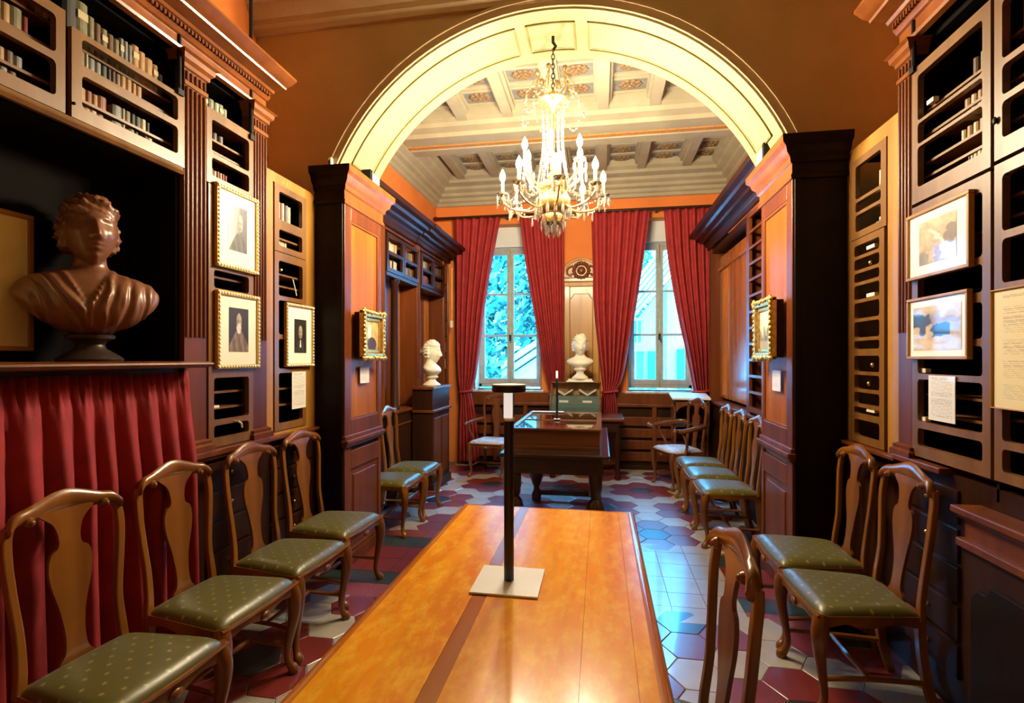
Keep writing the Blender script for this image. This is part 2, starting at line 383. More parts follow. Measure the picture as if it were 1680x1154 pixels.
# far wall with two window openings
WIN = ((-1.86, -0.87), (0.40, 1.31)); WZ0, WZ1 = 1.10, 3.57
b = MB()
for x0, x1, z0, z1 in ((-2.5, WIN[0][0], -.1, 4.6), (WIN[0][1], WIN[1][0], -.1, 4.6), (WIN[1][1], 1.9, -.1, 4.6)): b.box(x0, x1, 7.6, 8.0, z0, z1)
for x0, x1 in WIN: b.box(x0, x1, 7.6, 8.0, -.1, WZ0); b.box(x0, x1, 7.6, 8.0, WZ1, 4.6)
wf = struct(b.build('wall_far', 'wall_orange'), 'orange far wall between and above the two curtained windows', 'wall')

# ---- arch wall
AX, AZ, AR, SPR = -0.38, 2.30, 1.74, 2.98
Y1, Y2 = 3.65, 4.25
a0 = math.asin((SPR - AZ) / AR); NA = 40
arc = [(AX - AR * math.cos(a0 + (math.pi - 2 * a0) * k / NA), AZ + AR * math.sin(a0 + (math.pi - 2 * a0) * k / NA)) for k in range(NA + 1)]
b = MB().box(-2.70, -1.91, Y1, Y2, -.1, SPR); b.box(1.24, 2.10, Y1, Y2, -.1, SPR)
b.box(-2.70, arc[0][0], Y1, Y2, SPR, 4.6); b.box(arc[-1][0], 2.10, Y1, Y2, SPR, 4.6)
for p, q in zip(arc[:-1], arc[1:]): b.prism([p, q, (q[0], 4.6), (p[0], 4.6)], 'y', Y1, Y2)
wa = struct(b.build('wall_arch', 'wall_tan', base=(AX, 3.95, 0)), 'tan plaster wall with a wide segmental arch between the two rooms', 'wall')
def arc_band(r0, r1, y0, y1, f0=0.0, f1=1.0, n=40):
    b = MB(); A0 = a0 + (math.pi - 2 * a0) * f0; A1 = a0 + (math.pi - 2 * a0) * f1; vs = []; fs = []
    for k in range(n + 1):
        a = A0 + (A1 - A0) * k / n; ca, sa = -math.cos(a), math.sin(a)
        vs += [(AX + r0 * ca, y0, AZ + r0 * sa), (AX + r1 * ca, y0, AZ + r1 * sa), (AX + r1 * ca, y1, AZ + r1 * sa), (AX + r0 * ca, y1, AZ + r0 * sa)]
    for k in range(n):
        o = 4 * k; fs += [(o + i, o + (i + 1) % 4, o + 4 + (i + 1) % 4, o + 4 + i) for i in range(4)]
    fs += [(0, 1, 2, 3), (4 * n, 4 * n + 3, 4 * n + 2, 4 * n + 1)]
    return b.add(vs, fs)
arc_band(AR - 0.012, AR + 0.004, Y1 - 0.004, Y2 + 0.004).build('arch_soffit', 'cream', wa)['label'] = 'cream painted underside of the arch'
arc_band(AR + 0.004, AR + 0.055, Y1 - 0.022, Y1 + 0.01).build('arch_moulding', 'wall_tan', wa)
arc_band(AR + 0.055, AR + 0.075, Y1 - 0.034, Y1 + 0.01).build('arch_moulding', 'wall_tan', wa)
for f0, f1 in ((0.035, 0.435), (0.462, 0.545), (0.575, 0.965)):
    nn = max(4, int(40 * (f1 - f0)) * 2)
    p = arc_band(AR - 0.0135, AR - 0.011, 3.79, 4.11, f0, f1, nn).build('soffit_panel', 'cream', wa)
    for d, m in ((0, 'cream_dark'), (0.016, 'cream')):
        e = 0.004 * (1 if d else -1)
        b = MB()
        for y in (3.775 + d, 4.115 - d):
            q = arc_band(AR - 0.024 + d * .4, AR - 0.011, y, y + 0.011, f0 - .004 + d * .2, f1 + .004 - d * .2, nn); b.add([tuple(v) for v in q.v], q.f)
        for f in (f0 - .004 + d * .2, f1 + .0 - d * .2):
            q = arc_band(AR - 0.024 + d * .4, AR - 0.011, 3.775 + d, 4.126 - d, f, f + 0.004, 2); b.add([tuple(v) for v in q.v], q.f)
        b.build('panel_moulding', m, p)
# ---- near ceiling and its cornice
struct(MB().box(-2.7, 2.1, -2.3, 3.65, 4.45, 4.6).build('ceiling', 'cream'), 'plain ceiling over the near room', 'ceiling')
prof = [(0, 4.07), (0.025, 4.08), (0.03, 4.11), (0.05, 4.13), (0.055, 4.17), (0.10, 4.22), (0.11, 4.26), (0.17, 4.30), (0.18, 4.34), (0.25, 4.38), (0.26, 4.45), (0, 4.45)]
struct(MB().mold(prof, [(-2.65, 3.65), (2.05, 3.65)]).build('trim_1', 'wall_tan', smooth=30), 'stepped tan plaster cornice along the top of the arch wall', 'cornice')

# ---- far ceiling: coffered
CX0, CX1, CY0, CY1 = -2.47, 1.83, 4.25, 7.6
cl = struct(MB().box(CX0, CX1, CY0, CY1, 4.30, 4.55).build('ceiling', 'ceil', base=(0, 6, 4.3)), 'cream coffered ceiling with rosette panels over the far room', 'ceiling')
BX = [-2.47, -1.98, -1.485, -0.98, -0.475, 0.03, 0.55, 1.14, 1.66]
for x in BX:
    for y0, y1 in ((4.25, 5.52), (6.28, 7.6)):
        b = MB().box(x - .055, x + .055, y0, y1, 4.17, 4.30); b.box(x - .085, x + .085, y0, y1, 4.22, 4.30)
        b.build('ceiling_beam', 'ceil', cl)
cb = MB(); cbp = [(5.44, 4.30), (5.44, 4.19), (5.50, 4.17), (5.52, 4.13), (5.62, 4.11), (5.64, 4.07), (5.84, 4.07), (5.85, 4.085), (5.98, 4.085), (5.99, 4.07), (6.16, 4.07), (6.18, 4.11), (6.27, 4.13), (6.29, 4.17), (6.35, 4.19), (6.35, 4.30)]
cb.prism(cbp, 'x', CX0, CX1).build('cross_beam', 'ceil', cl)
MB().box(CX0, CX1, 5.88, 5.95, 4.070, 4.0845).build('ornament_band', 'ceil_gold', cl)
def frame_mb(w, d, t, z0, z1):
    b = MB()
    b.box(-w, w, -d, -d + t, z0, z1); b.box(-w, w, d - t, d, z0, z1); b.box(-w, -w + t, -d + t, d - t, z0, z1); b.box(w - t, w, -d + t, d - t, z0, z1); return b
pm = frame_mb(0.19, 0.155, 0.035, -0.03, 0.0); pl = MB().box(-.16, .16, -.125, .125, -0.012, 0.0); ro = MB()
for k in range(10):
    a = 2 * math.pi * k / 10; ro.ball((0.085 * math.cos(a), 0.065 * math.sin(a), -0.016), 0.034, 6, 4, (1, .8, .5))
for k in range(6):
    a = 2 * math.pi * k / 6; ro.ball((0.04 * math.cos(a), 0.03 * math.sin(a), -0.022), 0.024, 6, 4, (1, 1, .6))
ro.ball((0, 0, -0.03), 0.022, 8, 6)
cp0 = None
for bay, ys in enumerate(((4.55, 4.90, 5.25), (6.56, 6.87, 7.17))):
    for x0, x1 in zip(BX[:-1], BX[1:]):
        for y in ys:
            if cp0 is None:
                cp0 = pl.build('coffer_panel', 'ceil_grey', cl, local=True); f_ = pm.build('panel_frame', 'ceil', cp0, local=True); r_ = ro.build('rosette', 'rosette', cp0, local=True, smooth='full')
                c = cp0
            else: c = copy_tree(cp0, cl)
            c.location = Vector(((x0 + x1) / 2, y, 4.298)) - ORG[cl.name]
            c.scale = ((x1 - x0) / 0.50, 1, 1)
prof = [(0, 3.86), (0.03, 3.87), (0.035, 3.91), (0.07, 3.93), (0.08, 3.97), (0.13, 3.99), (0.135, 4.03), (0.20, 4.06), (0.21, 4.10), (0.29, 4.13), (0.30, 4.17), (0.36, 4.20), (0.37, 4.30), (0, 4.30)]
struct(MB().mold(prof, [(CX0, CY0), (CX0, CY1), (CX1, CY1), (CX1, CY0)]).build('trim_2', 'ceil', smooth=30), 'stepped cream cornice around the far room ceiling', 'cornice')

# ---- windows
def window(name, x0, x1, label):
    b = MB(); y0, y1 = 7.86, 7.95; zb, zt = 1.13, 3.27
    for a, c, z0, z1 in ((x0, x0 + .045, zb, zt), (x1 - .045, x1, zb, zt), (x0, x1, zt - .05, zt), (x0, x1, zb, zb + .05)): b.box(a, c, y0, y1, z0, z1)
    w = struct(b.build(name, 'win_wood', bevel=.004), label, 'window')
    MB().box(x0, x1, 7.80, 7.98, zt, WZ1).build('lintel_panel', 'white_plaster', w)
    MB().box(x0 - .01, x0 + .004, 7.6, 7.86, WZ0, WZ1).build('window_reveal', 'white_plaster', w); MB().box(x1 - .004, x1 + .01, 7.6, 7.86, WZ0, WZ1).build('window_reveal', 'white_plaster', w)
    xm = (x0 + x1) / 2
    for s, a, c in ((-1, x0 + .045, xm - .004), (1, xm + .004, x1 - .045)):
        st = 0.05; cs = MB()
        cs.box(a, a + st, 7.85, 7.91, zb + .05, zt - .05); cs.box(c - st, c, 7.85, 7.91, zb + .05, zt - .05)
        cs.box(a + st, c - st, 7.85, 7.91, zb + .05, zb + .13); cs.box(a + st, c - st, 7.85, 7.91, zt - .11, zt - .05)
        cs.box(a + st, c - st, 7.865, 7.895, 1.898, 1.932); cs.box(a + st, c - st, 7.865, 7.895, 2.538, 2.572)
        o = cs.build('casement', 'win_wood', w, bevel=.004)
        for z0, z1 in ((zb + .13, 1.905), (1.925, 2.545), (2.565, zt - .11)): MB().box(a + st, c - st, 7.878, 7.882, z0, z1).build('pane', 'pane', o)
    MB().tube([(xm, 7.845, 1.14), (xm, 7.845, 3.24)], 0.008, 8).build('espagnolette_rod', 'brass', w)
    h = MB().box(xm - .018, xm + .018, 7.835, 7.85, 1.84, 1.93); h.tube([(xm, 7.83, 1.885), (xm - .004, 7.81, 1.885), (xm + .01, 7.80, 1.85), (xm + .012, 7.80, 1.80)], .009, 8)
    h.build('window_handle', 'iron', w)
    sl = MB().box(x0 - .06, x1 + .06, 7.50, 7.87, WZ0 - .03, WZ0).build('window_sill', 'marble_grey', w, bevel=.006)
    return w
window('window_1', *WIN[0], 'tall six-pane casement window with leafy trees outside')
window('window_2', *WIN[1], 'tall six-pane casement window facing a pale house with green shutters')

# ---- arch pilasters (panelled jambs)
def jamb(xf, s, label):
    """xf = reveal face x, s = +1 if the opening lies towards +x"""
    t = thing('arch_pilaster', label, 'pilaster', (xf - s * .15, 3.95, 0))
    X = lambda d: xf - s * d      # d = depth into the wall
    def bx(b, d0, d1, y0, y1, z0, z1): a, c = sorted((X(d0), X(d1))); return b.box(a, c, y0, y1, z0, z1)
    wdt = 0.238 if s > 0 else 0.325
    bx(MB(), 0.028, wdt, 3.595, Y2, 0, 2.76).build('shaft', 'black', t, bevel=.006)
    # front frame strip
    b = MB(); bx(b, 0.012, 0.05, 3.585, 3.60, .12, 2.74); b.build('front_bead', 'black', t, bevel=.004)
    pth = [(X(wdt), 3.59), (X(.0), 3.59), (X(.0), Y2 + .02), (X(wdt), Y2 + .02)]
    if s < 0: pth = pth[::-1]
    pr = [(-.02, 2.72), (.012, 2.725), (.015, 2.75), (.006, 2.76), (.006, 2.82), (.02, 2.83), (.025, 2.86), (.05, 2.885), (.06, 2.92), (.085, 2.94), (.088, 2.985), (-.02, 2.985)]
    MB().mold(pr, pth, segs=(1, 2) if s > 0 else (0, 1)).build('capital', 'frieze', t, smooth=30)
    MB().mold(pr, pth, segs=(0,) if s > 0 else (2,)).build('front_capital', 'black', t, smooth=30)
    # reveal face: stiles, rails, panel
    f = MB()
    bx(f, 0, .03, 3.60, 3.70, .10, 2.74); bx(f, 0, .03, 4.20, Y2, .10, 2.74)
    bx(f, 0, .03, 3.70, 4.20, 2.62, 2.74); bx(f, 0, .03, 3.70, 4.20, .98, 1.10); bx(f, 0, .03, 3.70, 4.20, .72, .86); bx(f, 0, .03, 3.70, 4.20, .10, .22)
    f.build('panel_frame', 'walnut', t, bevel=.004)
    up = bx(MB(), .016, .04, 3.70, 4.20, 1.10, 2.62).build('upper_panel', 'panel', t)
    g = MB(); 
    for y0, y1, z0, z1 in ((3.70, 3.715, 1.10, 2.62), (4.185, 4.20, 1.10, 2.62), (3.715, 4.185, 2.605, 2.62), (3.715, 4.185, 1.10, 1.115)): bx(g, .004, .02, y0, y1, z0, z1)
    g.build('panel_bead', 'frieze', up)
    lp = bx(MB(), .013, .04, 3.70, 4.20, .22, .72).build('lower_panel', 'walnut', t)
    g = MB(); bx(g, .004, .02, 3.75, 4.15, .27, .67); g.build('raised_field', 'walnut', lp, bevel=.008)
    dp = [(0, .86), (-s * -.012, .0)]
    d = MB(); bx(d, -.035, .02, 3.58, Y2 + .02, .925, .955); bx(d, -.02, .02, 3.585, Y2 + .02, .90, .925); bx(d, -.012, .02, 3.59, Y2 + .01, .955, .985); d.build('dado_rail', 'walnut', t, bevel=.006)
    d = MB(); bx(d, -.02, .02, 3.575, Y2 + .02, 0, .09); bx(d, -.012, .02, 3.58, Y2 + .02, .09, .12); d.build('plinth', 'walnut', t, bevel=.005)
    return t
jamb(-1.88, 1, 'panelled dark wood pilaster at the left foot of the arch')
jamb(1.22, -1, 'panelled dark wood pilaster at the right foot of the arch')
# small plaster blocks / lamps on the pilaster caps
for x, y, z, l in ((-1.86, 4.02, 2.985, 'small black and gold spotlight on top of the left arch pilaster'), (1.17, 4.0, 2.985, 'small white spotlight box on top of the right arch pilaster')):
    t = thing('spotlight', l, 'spotlight', (x, y, z))
    MB().box(x - .03, x + .03, y - .09, y + .09, z, z + .10).build('housing', 'win_wood' if x < 0 else 'lamp_white', t, bevel=.006)
    MB().box(x - .036, x + .036, y - .10, y - .06, z, z + .11).build('bracket', 'iron', t, bevel=.003)
# ================================================================== NEAR BOOKCASES
def bxT(T, *a): return MB(T).box(*a)
def door(T, parent, w0, w1, z0, z1, st, opens, mat='door', name='door', o0=-.008, o1=.02, boards=(), rad=.018):
    b = MB(T); b.box(w0, w0 + st, o0, o1, z0, z1); b.box(w1 - st, w1, o0, o1, z0, z1)
    zs = sorted(opens); prev = z0; a, c = w0 + st, w1 - st
    for za, zb in zs:
        b.box(a, c, o0, o1, prev, za); prev = zb
        r = min(rad, (zb - za) * .3)
        for cw, sw in ((a, 1), (c, -1)):
            for cz, sz in ((za, 1), (zb, -1)):
                pts = [(cw, cz), (cw + sw * r, cz)] + [(cw + sw * r * (1 - math.sin(t)), cz + sz * r * (1 - math.cos(t))) for t in (R(25), R(45), R(65))] + [(cw, cz + sz * r)]
                b.prism(pts, 'y', o0, o1)
    b.box(a, c, o0, o1, prev, z1)
    d = b.build(name, mat, parent, bevel=.0)
    for z in boards: bxT(T, w0 + st * .3, w1 - st * .3, -.26, -.03, z - .006, z + .006).build('shelf', 'door', d)
    return d
def pilaster(T, parent, w0, w1, z0, zf0, zf1, z1, mat='walnut', nf=5):
    p = bxT(T, w0, w1, -.06, .018, z0, z1).build('pilaster', mat, parent)
    b = MB(T); n = nf; s = (w1 - w0) / n
    for k in range(n):
        c = w0 + s * (k + .5); pts = [(c + s * .34 * math.cos(t), .018 + s * .34 * math.sin(t)) for t in [math.pi * j / 5 for j in range(6)]]
        b.prism(pts, 'z', zf0, zf1); b.prism([(c + (q[0] - c) * .8, .018 + (q[1] - .018) * .9) for q in pts], 'z', zf1 + .035, z1 - .085)
    b.build('fluting', mat, p, smooth=40)
    pr = [(0, z1 - .075), (.012, z1 - .07), (.014, z1 - .05), (.03, z1 - .035), (.034, z1 - .01), (.05, z1), (0, z1)]
    c = MB(T); c.mold(pr, [(w1, -.05), (w1, .018), (w0, .018), (w0, -.05)]); c.box(w0 - .006, w1 + .006, 0, .026, zf1 + .008, zf1 + .03); c.build('pilaster_capital', 'frieze', p, smooth=30)
    c = MB(T); c.mold([(0, z0), (.03, z0), (.03, z0 + .03), (.018, z0 + .04), (.02, z0 + .055), (0, z0 + .065)], [(w1, -.05), (w1, .018), (w0, .018), (w0, -.05)]); c.build('pilaster_base', mat, p, smooth=30)
    return p
ORD = ['first', 'second', 'third', 'fourth', 'fifth', 'sixth', 'seventh', 'eighth', 'ninth', 'tenth', 'eleventh', 'twelfth', 'thirteenth', 'fourteenth', 'fifteenth', 'sixteenth', 'seventeenth', 'eighteenth']
def books(T, w, step, z, specs, o, where, group, label_gold=False):
    """specs: (colour, thickness, height); numbered in the order given"""
    n = 0
    for col, th, h in specs:
        if col is None: w += step * th; continue
        a, c = sorted((w, w + step * (th - .001))); d = min(.16, .06 + h * .6)
        lean = 0
        pts = [(a, o - d), (c, o - d), (c, o - .006), ((a * .25 + c * .75), o - .001), ((a + c) / 2, o), ((a * .75 + c * .25), o - .001), (a, o - .006)]
        b = MB(T).prism(pts, 'z', z, z + h)
        bo = b.build('book', 'book_' + col)
        tag(bo, f'{col} book, {ORD[n]} {where}', 'book', group)
        if label_gold and h > .1 and n % 3 == 1:
            MB(T).box(a + .002, c - .002, o - .003, o + .0008, z + h * .62, z + h * .8).build('spine_label', 'book_cream' if col != 'cream' else 'book_rust', bo)
        w += step * th; n += 1
def cornice_prof(z, hs=1.0): return [(a, z + (q - z) * hs) for a, q in cornice_prof0(z)]
def cornice_prof0(z): return [(0, z), (.03, z + .003), (.034, z + .02), (.02, z + .03), (.02, z + .09), (.035, z + .095), (.045, z + .11), (.05, z + .115), (.05, z + .145), (.075, z + .15), (.085, z + .165), (.16, z + .172), (.165, z + .185), (.20, z + .20), (.225, z + .222), (.235, z + .228), (.235, z + .245), (0, z + .25)]
def entablature(T, parent, path, z, wa, wb, hs=1.0):
    e = MB(T).mold(cornice_prof(z, hs), path).build('entablature', 'frieze', parent, smooth=25)
    b = MB(T); w = wa
    while w < wb: b.box(w, w + .013, .04, .066, z + .117 * hs, z + .143 * hs); w += .024
    b.build('dentil_band', 'walnut', e)
    return e
def wpoint(T, w, o, z): return Vector(T(w, o, z))

# ---------------- left tall bookcase
bl = thing('bookcase', 'tall carved walnut bookcase along the near left wall, holding the brown bust', 'bookcase', (-2.35, 2.0, 0))
b = MB(TL); b.box(-.6, 3.0, -.50, -.30, 1.0, 3.30); b.box(2.98, 3.0, -.5, -.01, 1.0, 3.13); b.box(2.31, 2.345, -.5, -.01, 1.0, 3.13); b.box(-.6, 2.99, -.5, -.05, 3.13, 3.31); b.box(-.6, 2.33, -.5, -.02, 2.505, 2.545); b.box(1.737, 1.758, -.3, 0, 2.545, 3.13)
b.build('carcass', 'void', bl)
bxT(TL, -.6, 2.33, -.5, .0, 1.49, 1.525).build('niche_floor', 'dark', bl)
pilaster(TL, bl, 2.335, 2.485, 1.07, 1.68, 2.97, 3.135); pilaster(TL, bl, 2.87, 3.0, 1.07, 1.68, 2.97, 3.135)
entablature(TL, bl, [(2.99, .0), (-.6, .0)], 3.135, -.55, 2.97, .76)
AB = [(2.60, 2.735), (2.766, 2.885)]
dA = door(TL, bl, 1.14, 1.735, 2.545, 2.955, .036, [(2.597, 2.735), (2.766, 2.915)], boards=(2.655, 2.80))
dB = door(TL, bl, 1.76, 2.335, 2.545, 2.91, .042, AB, boards=(2.655, 2.80))
door(TL, bl, .5, 1.12, 2.545, 2.955, .036, [(2.597, 2.735), (2.766, 2.915)], boards=(2.655, 2.80))
dC = door(TL, bl, 2.487, 2.868, 2.53, 2.94, .038, [(2.575, 2.675), (2.70, 2.885)], boards=(2.735, 2.80))
MB(TL).ball((1.765, .024, 2.60), .007).build('keyhole_knob', 'iron', dB); 
bxT(TL, 1.76, 2.33, -.28, -.04, 2.87, 2.88).build('shelf', 'door', bl); bxT(TL, 1.14, 1.735, -.28, -.04, 2.90, 2.91).build('shelf', 'door', bl); bxT(TL, 2.49, 2.868, -.28, -.04, 2.90, 2.91).build('shelf', 'door', bl)
MB(TL).mold([(0, 2.507), (.02, 2.507), (.03, 2.52), (.022, 2.53), (.02, 2.542), (0, 2.542)], [(2.325, 0), (-.6, 0)]).build('niche_moulding', 'door', bl, smooth=30)
# niche ledge
MB(TL).mold([(0, 1.522), (.13, 1.522), (.16, 1.528), (.17, 1.54), (.165, 1.548), (.13, 1.555), (0, 1.555)], [(2.36, -.02), (2.36, .0), (-.6, .0)][1:]).build('niche_ledge', 'walnut', bl, smooth=30)
bxT(TL, -.6, 2.33, -.5, .02, 1.525, 1.555).build('ledge_board', 'walnut', bl)
# lower left run: door behind the portraits, base cabinet
dL = door(TL, bl, 2.50, 2.868, 1.075, 2.525, .04, [(1.125, 1.195), (1.225, 1.46), (1.51, 1.93), (1.96, 2.06), (2.10, 2.48)], boards=(1.285, 1.375, 2.03), name='door')
MB(TL).tube([(2.70, .02, 1.205), (2.70, .05, 1.203), (2.715, .055, 1.19), (2.72, .055, 1.165)], .006, 6).build('door_latch', 'lamp_white', dL)
bxT(TL, 2.52, 2.60, -.03, .004, 1.292, 1.305).build('label_tag', 'tag', dL)
b = MB(TL); b.box(2.34, 3.0, -.5, .0, 0, 1.04); b.build('base_cabinet', 'dark', bl)
b = MB(TL); b.box(2.34, 3.0, -.1, .05, 1.035, 1.07); b.box(2.34, 3.0, -.1, .035, 1.015, 1.035); b.build('base_ledge', 'walnut', bl, bevel=.006)
for k in range(5):
    z = .16 + k * .17
    d = bxT(TL, 2.50, 2.86, -.02, .012, z, z + .15).build('drawer', 'dark', bl, bevel=.004); MB(TL).ball((2.68, .02, z + .075), .012).build('knob', 'brass', d, smooth='full')
# hanging iron rods
def rod(T, w, o, z0, z1, label):
    t = MB(T).tube([(w, o, z0), (w, o, z1)], .011, 8).build('iron_rod', 'iron', None, smooth=True); tag(t, label, 'rod'); 
    MB(T).box(w - .018, w + .018, o - .014, o + .014, z0, z0 + .03).build('hook', 'iron', t)
rod(TL, 2.30, .02, 2.90, 4.0, 'black iron rod hanging before the cornice beside the upper left double door')
rod(TL, 2.845, .02, 2.90, 4.0, 'black iron rod hanging before the cornice at the arch end of the left bookcase')
rod(TR, 2.862, .02, 2.98, 4.0, 'black iron rod hanging before the cornice of the right bookcase')
# ---------------- books, left
G = 'books behind the near left bookcase doors'
W1 = 'from the left on top shelf, upper left bookcase door beside fluted pilaster'
books(TL, 1.775, 1, 2.882, [('black', .055, .20), ('olive', .048, .19), ('olive', .03, .155), ('brown', .03, .145), ('olive', .03, .14), ('brown', .03, .135), ('olive', .028, .13), ('grey', .022, .15), ('grey', .022, .15), ('grey', .022, .145), ('tan', .035, .16), ('tan', .035, .15), ('tan', .042, .14), ('tan', .03, .13), ('black', .028, .10)], -.035, W1, G, True)
W2 = 'from the left on second shelf, upper left bookcase door'
books(TL, 1.812, 1, 2.806, [('ivory', .016, .055), ('olive', .034, .056), ('ivory', .014, .058), ('grey', .03, .05), ('grey', .028, .05), ('dark green', .028, .05), ('black', .02, .052), ('brown', .02, .052), ('olive', .024, .05), ('tan', .028, .055), ('tan', .03, .055), ('tan', .024, .052), ('tan', .03, .05)], -.03, W2, G)
W3 = 'from the left on third shelf, upper left bookcase door'
books(TL, 1.815, 1, 2.661, [('tan', .05, .05), ('rust', .028, .05), ('tan', .026, .048), ('rust', .04, .055), (None, .03, 0), ('grey', .045, .05), ('ivory', .014, .052), ('olive', .03, .05), ('black', .025, .05), ('dark green', .03, .048), ('cream', .028, .05), ('black', .02, .045)], -.03, W3, G)
W4 = 'from the left on bottom shelf, upper left bookcase door'
books(TL, 1.815, 1, 2.600, [('tan', .04, .036), ('tan', .03, .034), ('cream', .03, .036), ('rust', .03, .034), (None, .04, 0), ('grey', .05, .036), ('ivory', .014, .04), (None, .02, 0), ('olive', .03, .036), ('black', .02, .034), (None, .03, 0), ('dark green', .02, .036), ('cream', .028, .036)], -.03, W4, G)
WA = 'from the pilaster side on upper shelf, leftmost bookcase door'
books(TL, 1.66, -1, 2.806, [(None, .02, 0), ('red', .022, .06), ('olive', .04, .075), ('tan', .03, .07), ('grey', .04, .08), ('grey', .035, .085)], -.03, WA, G)
books(TL, 1.62, -1, 2.661, [('grey', .03, .04), ('brown', .03, .045), ('tan', .028, .045), ('grey', .03, .05), ('brown', .03, .05)], -.03, 'from the pilaster side on middle shelf, leftmost bookcase door', G)
books(TL, 1.60, -1, 2.60, [('brown', .03, .034), ('grey', .03, .036), ('cream', .028, .036), ('grey', .03, .036), ('tan', .03, .036)], -.03, 'from the pilaster side on bottom shelf, leftmost bookcase door', G)
books(TL, 1.72, -1, 2.912, [('ivory', .022, .14), ('tan', .03, .11), ('brown', .03, .12), ('red', .03, .12), ('black', .05, .14), ('brown', .04, .13)], -.035, 'from the pilaster side on top shelf, leftmost bookcase door', G)
books(TL, 2.50, 1, 2.912, [('grey', .028, .13), ('pale green', .036, .125), (None, .012, 0), ('pale green', .036, .115), (None, .01, 0), ('ivory', .028, .115), ('pale green', .036, .12), ('pale green', .03, .11)], -.035, 'from the left on top shelf between the two fluted pilasters', G, True)
books(TL, 2.535, 1, 2.806, [('ivory', .02, .03), ('grey', .026, .04), (None, .022, 0), ('grey', .026, .04), (None, .022, 0), ('grey', .026, .04)], -.03, 'from the left on second shelf between the two fluted pilasters', G)
books(TL, 2.532, 1, 2.576, [('ivory', .026, .055), ('red', .022, .055), ('red', .022, .06), ('ivory', .024, .055), ('red', .022, .06), ('cream', .02, .058), ('red', .022, .06), ('red', .02, .058)], -.03, 'from the left in the red and white row above the upper portrait', G)
books(TL, 2.55, 1, 1.291, [('brown', .03, .05), ('red', .02, .06), ('brown', .03, .05)], -.06, 'from the left on the shelf below the bearded portrait', G)

# ---------------- left end bookcase (honey wood, rounded top corner)
def end_case(T, w0, w1, ztop, label, name='narrow_bookcase'):
    p = T((w0 + w1) / 2, -.2, 0); t = thing(name, label, 'bookcase', p); return t
el = end_case(TL, 3.0, 3.62, 2.80, 'narrow honey coloured bookcase beside the left arch pilaster')
def front_panel(T, parent, w0, w1, ztop, hole, far_round=True, mat='honey', z0=1.05):
    """front board with one tall rectangular hole and a rounded top far corner"""
    a, c, za, zb = hole; r = .075
    b = MB(T); b.box(w0, a, -.03, 0, z0, za); b.box(w0, a, -.03, 0, za, zb)
    b.box(c, w1, -.03, 0, z0, zb); b.box(a, c, -.03, 0, z0, za); 
    top = [(w0, zb), (w1, zb), (w1, ztop - r)] + [(w1 - r + r * math.cos(t), ztop - r + r * math.sin(t)) for t in [math.pi / 2 * j / 6 for j in range(1, 6)]] + [(w1 - r, ztop), (w0, ztop)]
    b.prism(top, 'y', -.03, 0)
    return b.build('front_board', mat, parent)
front_panel(TL, el, 3.0, 3.60, 2.80, (3.09, 3.475, 1.08, 2.735))
b = MB(TL); b.box(3.0, 3.6, -.5, -.30, 1.0, 2.72); b.box(3.02, 3.05, -.5, -.03, 1.0, 2.72); b.box(3.52, 3.56, -.5, -.03, 1.0, 2.72); b.box(3.02, 3.56, -.5, -.03, 2.735, 2.755); b.build('carcass', 'void', el)
d1 = door(TL, el, 3.10, 3.47, 2.285, 2.732, .05, [(2.325, 2.435), (2.50, 2.688)], boards=(2.385,), o0=-.02, o1=.006)
d2 = door(TL, el, 3.10, 3.47, 1.085, 2.28, .045, [(1.132, 1.47), (1.50, 1.70), (1.73, 1.96), (1.99, 2.225)], boards=(1.25, 1.36, 2.06, 2.14), o0=-.02, o1=.006)
b = MB(TL); b.box(3.0, 3.6, -.5, .0, 0, 1.04); b.build('base_cabinet', 'dark', el); bxT(TL, 3.0, 3.6, -.1, .045, 1.035, 1.06).build('base_ledge', 'walnut', el, bevel=.006)
for k in range(5):
    z = .16 + k * .17
    d = bxT(TL, 3.06, 3.54, -.02, .012, z, z + .15).build('drawer', 'dark', el, bevel=.004); MB(TL).ball((3.3, .02, z + .075), .012).build('knob', 'brass', d, smooth='full')
g = MB(TL)                                                    # faded gilt lettering strokes along the top
for k, (w, h) in enumerate([(3.18, .02), (3.197, .024), (3.21, .02), (3.232, .022), (3.245, .022), (3.272, .022), (3.285, .02), (3.305, .02), (3.325, .022), (3.34, .022), (3.36, .022), (3.375, .018)]):
    g.box(w, w + .005, 0, .0015, 2.752, 2.752 + h)
    if k % 2: g.box(w, w + .012, 0, .0015, 2.752 + h - .004, 2.752 + h)
tag(g.build('gilt_lettering', 'gold_line', el), 'worn gilt lettering')
MB(TL).ball((3.16, .012, 2.16), .010).build('key', 'brass', d2); MB(TL).tube([(3.30, .008, 2.12), (3.32, .01, 2.07), (3.34, .012, 2.01)], .004, 6).build('cord', 'paper', d2)
GE = 'books in the narrow left bookcase'
books(TL, 3.152, 1, 2.502, [('tan', .03, .125), ('red', .022, .13), ('ivory', .032, .135), ('red', .02, .135), ('ivory', .026, .138), ('black', .018, .13), ('grey', .028, .135), ('ivory', .028, .13)], -.04, 'from the left on top shelf of the honey bookcase left', GE, False)
books(TL, 3.155, 1, 2.327, [('ivory', .05, .05), ('ivory', .05, .045), ('cream', .04, .05), ('ivory', .03, .05)], -.05, 'from the left on second shelf of the honey bookcase left', GE)

